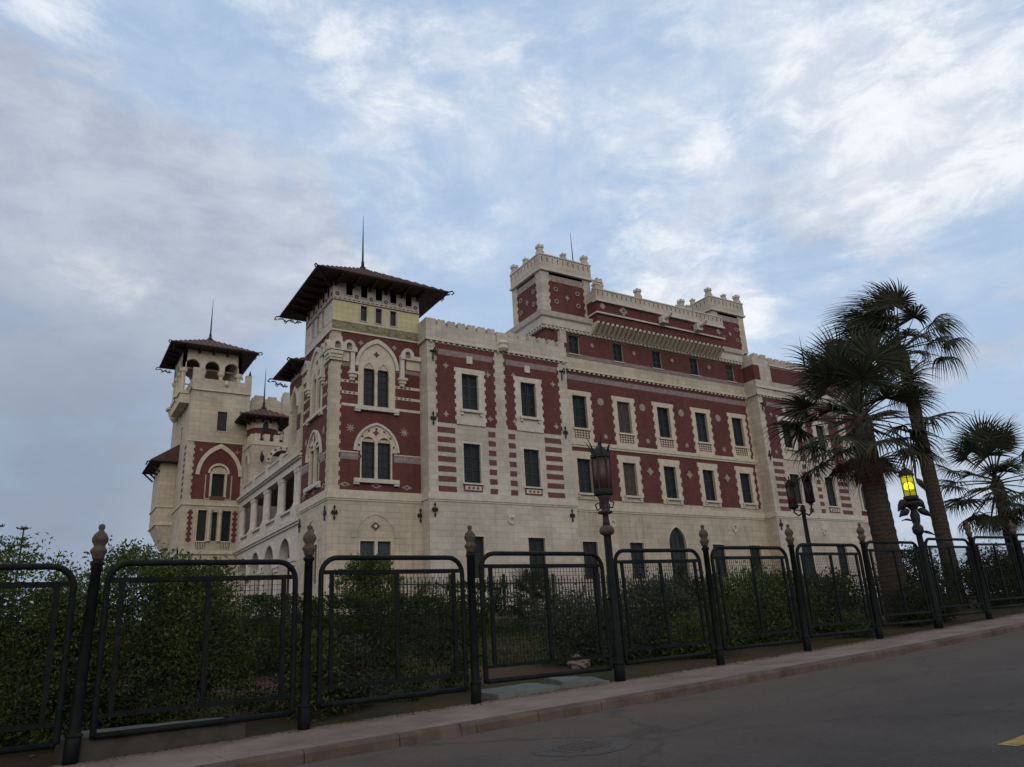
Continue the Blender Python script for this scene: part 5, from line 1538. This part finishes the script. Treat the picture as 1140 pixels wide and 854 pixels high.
def trunk(parent, h, r0, r1, lean=(0, 0), seed=0, flare=1.25):
    r = random.Random(seed); m = MB(); n = int(h/.16)
    prof = []
    for i in range(n+1):
        t = i/n; rr = r0 + (r1-r0)*t
        if t < .12: rr *= 1 + (flare-1)*(1-t/.12)**2
        rr *= 1 + (.022 if i % 2 else -.015) + r.uniform(-.012, .012)
        prof.append((rr, t))
    seg = 20; vs = []
    for rr, t in prof:
        for k in range(seg):
            a = 2*math.pi*k/seg; q = rr*(1 + r.uniform(-.025, .025))
            vs.append((lean[0]*t*t + q*math.cos(a), lean[1]*t*t + q*math.sin(a), h*t - .15*(1-t)))
    fs = [(i*seg+k, i*seg+(k+1) % seg, (i+1)*seg+(k+1) % seg, (i+1)*seg+k) for i in range(n) for k in range(seg)]
    fs.append(tuple(n*seg+k for k in range(seg)))
    m.add(vs, fs, palm_bark)
    return m.build('trunk', parent, True)
def palm(name, label, x, y, ztop, r0, r1, nf, seed, pet, rad, droop, el_rng=(80, -45), dry=8, wind=None, lean=(0, 0), azbias=None, scale_rng=(.85, 1.1)):
    r = random.Random(seed); zb = gz(x, y); h = ztop - zb
    t = thing(name, label, 'palm tree', (x, y, zb))
    trunk(t, h, r0, r1, lean, seed)
    top = Vector((lean[0], lean[1], h))
    m = MB(); m.lathe([(r1*.9, -.9), (r1*1.12, -.5), (r1*1.08, -.1), (r1*.6, .2), (r1*.2, .4)], top, bark, 12); m.build('crown_shaft', t)
    for i in range(nf):
        f = i/(nf-1)
        el = R(el_rng[0] + (el_rng[1]-el_rng[0])*f**.85 + r.uniform(-9, 9))
        az = i*2.39996 + r.uniform(-.25, .25)
        if azbias: az = azbias[0] + ((az % (2*math.pi)) - math.pi)*azbias[1]
        dd = Vector((math.cos(az)*math.cos(el), math.sin(az)*math.cos(el), math.sin(el)))
        dpv = round(droop*(1.0 + .5*f), 2)
        key = (seed*10 + i % 5, ('pet', pet), ('rad', rad), ('droop', dpv if i % 2 else round(dpv*.8, 2)))
        if wind:
            # wind in the frond's own frame
            M3 = (Matrix.Rotation(az, 3, 'Z') @ Matrix.Rotation(-el, 3, 'Y')).inverted()
            wl = M3 @ Vector(wind)
            key = (seed*100 + i, ('pet', pet), ('rad', rad), ('droop', dpv), ('wind', tuple(round(q, 2) for q in wl)))
        frond(t, key, top + Vector((dd.x*r1*.6, dd.y*r1*.6, (.35 - .75*f + dd.z*.1))), az, el, r.uniform(-.35, .35), r.uniform(*scale_rng), frond_mat)
    for i in range(dry):
        az = i*2.39996 + 1.0; el = R(r.uniform(-82, -60))
        frond(t, (seed*10 + 7, ('pet', pet*.8), ('rad', rad*.8), ('droop', .2), ('spread', 1.0)), top + Vector((math.cos(az)*r1*.7, math.sin(az)*r1*.7, -.55)), az, el, r.uniform(-.5, .5), r.uniform(.7, .95), frond_dry, 'dry_frond')
    return t
palm('palm_tree', 'stout fan palm with thick ringed trunk and full dark crown before the palace wing', 26.75, 17.2, 9.05, .47, .37, 46, 41, 1.9, 1.75, .60, (84, -36), 8)
p2 = palm('palm_tree', 'tallest fan palm, thin trunk and ragged crown swept sideways by the wind', 34.2, 19.2, 13.6, .35, .26, 34, 52, 1.9, 1.75, 1.0, (80, -26), 5,
     wind=(-.50, .31, -.14), azbias=(2.58, .50))
for k_, (az_, el_, sc_) in enumerate(((-.7, 42, 1.0), (-.35, 22, 1.0), (-.95, 8, .95), (-.1, 34, .9), (-.6, -8, .9), (-1.4, 25, .9))):
    M3 = (Matrix.Rotation(az_, 3, 'Z') @ Matrix.Rotation(-R(el_), 3, 'Y')).inverted()
    wl = M3 @ Vector((.05, -.03, -.30))
    frond(p2, (900 + k_, ('pet', 2.1), ('rad', 1.6), ('droop', 1.5), ('wind', tuple(round(q, 2) for q in wl))), Vector((0, 0, 13.6 - gz(34.2, 19.2) + .1)), az_, R(el_), .2, sc_, frond_mat)
palm('palm_tree', 'shorter bushy fan palm at the right edge of the view', 38.9, 18.7, 7.5, .29, .25, 40, 63, 1.7, 1.6, .75, (86, -46), 10)
palm('palm_tree', 'small young fan palm on the lawn before the palace railing', 17.0, 26.2, 2.9, .16, .13, 30, 74, .55, .75, .4, (85, -25), 4)
# spiky yucca by the pointed door
yu = thing('yucca', 'dark spiky yucca in the bed below the pointed door', 'plant', (21.9, 23.0, gz(21.9, 23.0)))
m = MB(); m.lathe([(.12, -.1), (.09, 1.2), (.10, 1.9)], (0, 0, 0), bark, 8); m.build('stem', yu)
ry = random.Random(9)
V, F = [], []
for i in range(120):
    az = ry.uniform(0, 6.28); el = R(ry.uniform(-30, 85)); L = ry.uniform(.45, .75); z = ry.choice((1.0, 1.5, 1.95, 2.1))
    d = Vector((math.cos(az)*math.cos(el), math.sin(az)*math.cos(el), math.sin(el))); s_ = Vector((-math.sin(az), math.cos(az), 0))
    o_ = Vector((0, 0, z)); b = len(V)
    V += [tuple(o_ - s_*.015), tuple(o_ + d*L*.4 - s_*.03), tuple(o_ + d*L), tuple(o_ + d*L*.4 + s_*.03), tuple(o_ + s_*.015)]
    F.append((b, b+1, b+2, b+3, b+4))
mesh_obj('foliage', V, F, [frond_mat], None, yu)
# thin whorled young pines beyond the shrubs on the left
def young_pine(x, y, zt, label, seed):
    r = random.Random(seed); zb = gz(x, y); h = zt - zb
    t = thing('young_pine', label, 'tree', (x, y, zb))
    m = MB(); m.tube([(0, 0, -.1), (.02, 0, h)], [.06, .02], bark, 6); m.build('trunk', t)
    V, F = [], []
    for k in range(9):
        z = h*(1 - .062*k - .03*r.random()) - .02; L0 = .17 + .028*k
        for j in range(7):
            az = j*.9 + k*.5; 
            for q in range(10):
                f = q/9; L = L0*r.uniform(.7, 1.15)
                p = Vector((math.cos(az)*L*f, math.sin(az)*L*f, z + .07*f*f - .03*f))
                d = Vector((r.gauss(0, 1), r.gauss(0, 1), .8)).normalized(); s_ = d.cross(Vector((r.gauss(0, 1), r.gauss(0, 1), r.gauss(0, 1)))).normalized()
                b = len(V); l = .07
                V += [tuple(p - s_*.02), tuple(p + d*l), tuple(p + s_*.02)]; F.append((b, b+1, b+2))
    mesh_obj('crown', V, F, [leaf_dark], None, t)
young_pine(-.38, 24.0, 5.0, 'thin young pine top above the leftmost shrub, nearest the leaning fence post', 3)
young_pine(-.95, 24.0, 5.05, 'thin young pine top cut by the left edge of the view', 4)
young_pine(-.62, 24.6, 4.6, 'shorter thin pine top between the two taller ones at the left', 8)

# ------------------------------------------------------------------ small things on the ground
def slab(name, label, cat, x, y, w, d, z0, z1, mat, seed, rz=FA, tilt=(0, 0), group=None):
    r = random.Random(seed); m = MB(); n = 9
    top = []
    ring = [(-w/2 + w*i/n, -d/2) for i in range(n)] + [(w/2, -d/2 + d*i/4) for i in range(4)] + [(w/2 - w*i/n, d/2) for i in range(n)] + [(-w/2, d/2 - d*i/4) for i in range(4)]
    ring = [(a + r.uniform(-.02, .02), b + r.uniform(-.025, .025)) for a, b in ring]
    k = len(ring)
    vs = [(a, b, 0) for a, b in ring] + [(a*.99, b*.98, z1-z0 + r.uniform(-.008, .008)) for a, b in ring]
    m.add(vs, [tuple(range(k))[::-1], tuple(range(k, 2*k))] + [(i, (i+1) % k, k+(i+1) % k, k+i) for i in range(k)], mat)
    o = m.build(name, None); o.location = (x, y, z0); o.rotation_euler = (tilt[0], tilt[1], rz)
    tag(o, label, cat, group); return o
slab('concrete_plinth', 'long weathered concrete plinth under the second fence panel', 'plinth', 1.85, yf(1.85)+.50, 2.5, .9, zp(1.8)-.1, zp(1.8)+.27, concrete, 1)
slab('broken_slab', 'broken flat slab lying on top of the long concrete plinth', 'slab', 1.9, yf(1.9)+.52, 2.1, .65, zp(1.8)+.272, zp(1.8)+.32, slab_green, 2, FA+.02)
slab('broken_slab', 'large grey green slab lying tilted under the fence panel left of the brown lantern lamp', 'slab', 8.65, yf(8.6)+.55, 1.7, .95, zp(8.6)-.10, zp(8.6)+.11, slab_green, 3, FA+.08, (.06, -.02))
slab('broken_slab', 'smaller tilted slab resting against the foot of the brown lantern lamp', 'slab', 10.15, yf(10.1)+.52, 1.15, .8, zp(10.1)-.10, zp(10.1)+.13, slab_green, 4, FA-.15, (.10, .05))
rk_ = bmesh.new(); bmesh.ops.create_icosphere(rk_, subdivisions=3, radius=.26)
for v in rk_.verts:
    d = v.co.normalized(); v.co = v.co*(1 + .25*math.sin(d.x*4+1)*math.sin(d.y*5) + .12*math.sin(d.z*9+d.x*6)); v.co.z *= .75
me = bpy.data.meshes.new('rock'); rk_.to_mesh(me); rk_.free(); me.materials.append(rock_mat)
rock = bpy.data.objects.new('rock', me); COL.objects.link(rock); rock.location = (12.2, 16.9, gz(12.2, 16.9)+.16)
tag(rock, 'pale rock lying on the soil beside the brown lantern lamp', 'rock')
# manhole cover in its patch of newer tar
mx, my = 6.05, 8.45
m = MB(); m.lathe([(.36, 0), (.36, .006), (.33, .009), (.02, .009)], (0, 0, 0), asphalt, 28)
for i in range(-4, 5):
    w_ = math.sqrt(max(0, .31**2 - (i*.07)**2)); m.box(i*.07-.012, i*.07+.012, -w_, w_, .009, .014, asphalt)
mc = m.build('manhole_cover'); mc.location = (mx, my, zp(mx)-.148); mc.rotation_euler = (0, -.034, 0)
tag(mc, 'round worn manhole cover sunk in the asphalt near the kerb', 'manhole cover')
m = MB(); rr_ = random.Random(2); k = 26
ring = [(math.cos(2*math.pi*i/k)*(.62+rr_.uniform(-.07, .07))*1.05, math.sin(2*math.pi*i/k)*(.58+rr_.uniform(-.06, .06))) for i in range(k)]
inn = [(math.cos(2*math.pi*i/k)*.37, math.sin(2*math.pi*i/k)*.37) for i in range(k)]
m.add([(mx+a, my+b, zp(mx+a)-.1455) for a, b in ring] + [(mx+a, my+b, zp(mx+a)-.1455) for a, b in inn], [(i, (i+1) % k, k+(i+1) % k, k+i) for i in range(k)], plain('light_cement_collar', (.060, .053, .049), .9, .35, 9.0))
kind(m.build('road_patch'), 'structure')
# dry leaves and gravel along the foot of the fence
rng = np.random.default_rng(5); n = 2600
lx = rng.uniform(-3, 34, n); off = np.abs(rng.normal(0, .22, n)); ly = np.array([yf(a) for a in lx]) - .12 + off - .25*(rng.random(n) < .25)
P = np.stack([lx, ly, np.array([zp(a) if b < yf(a)+.16 else gz(a, b) for a, b in zip(lx, ly)]) + .012], 1)
V, F = leaves(rng, P, np.zeros((n, 3)), .055, .6)
V[:, 2] = np.repeat(P[:, 2], 4) + (V[:, 2]-np.repeat(P[:, 2], 4))*.3
o = mesh_obj('dry_leaves', V.tolist(), F.tolist(), [frond_dry]); tag(o, 'dry fallen leaves scattered along the foot of the fence', 'fallen leaves'); kind(o, 'stuff')

# ------------------------------------------------------------------ groups of like things
GR = {'street lamp': 'street lamps along the fence', 'palm tree': 'fan palms in the garden', 'shrub': 'shrubs growing behind the fence',
      'hedge': 'clipped hedges on the lawn', 'tree': 'thin young pines at the left', 'slab': 'broken slabs lying by the fence'}
for o in COL.objects:
    if o.get('category') in GR: o['group'] = GR[o['category']]
    if 'used' in o: del o['used']
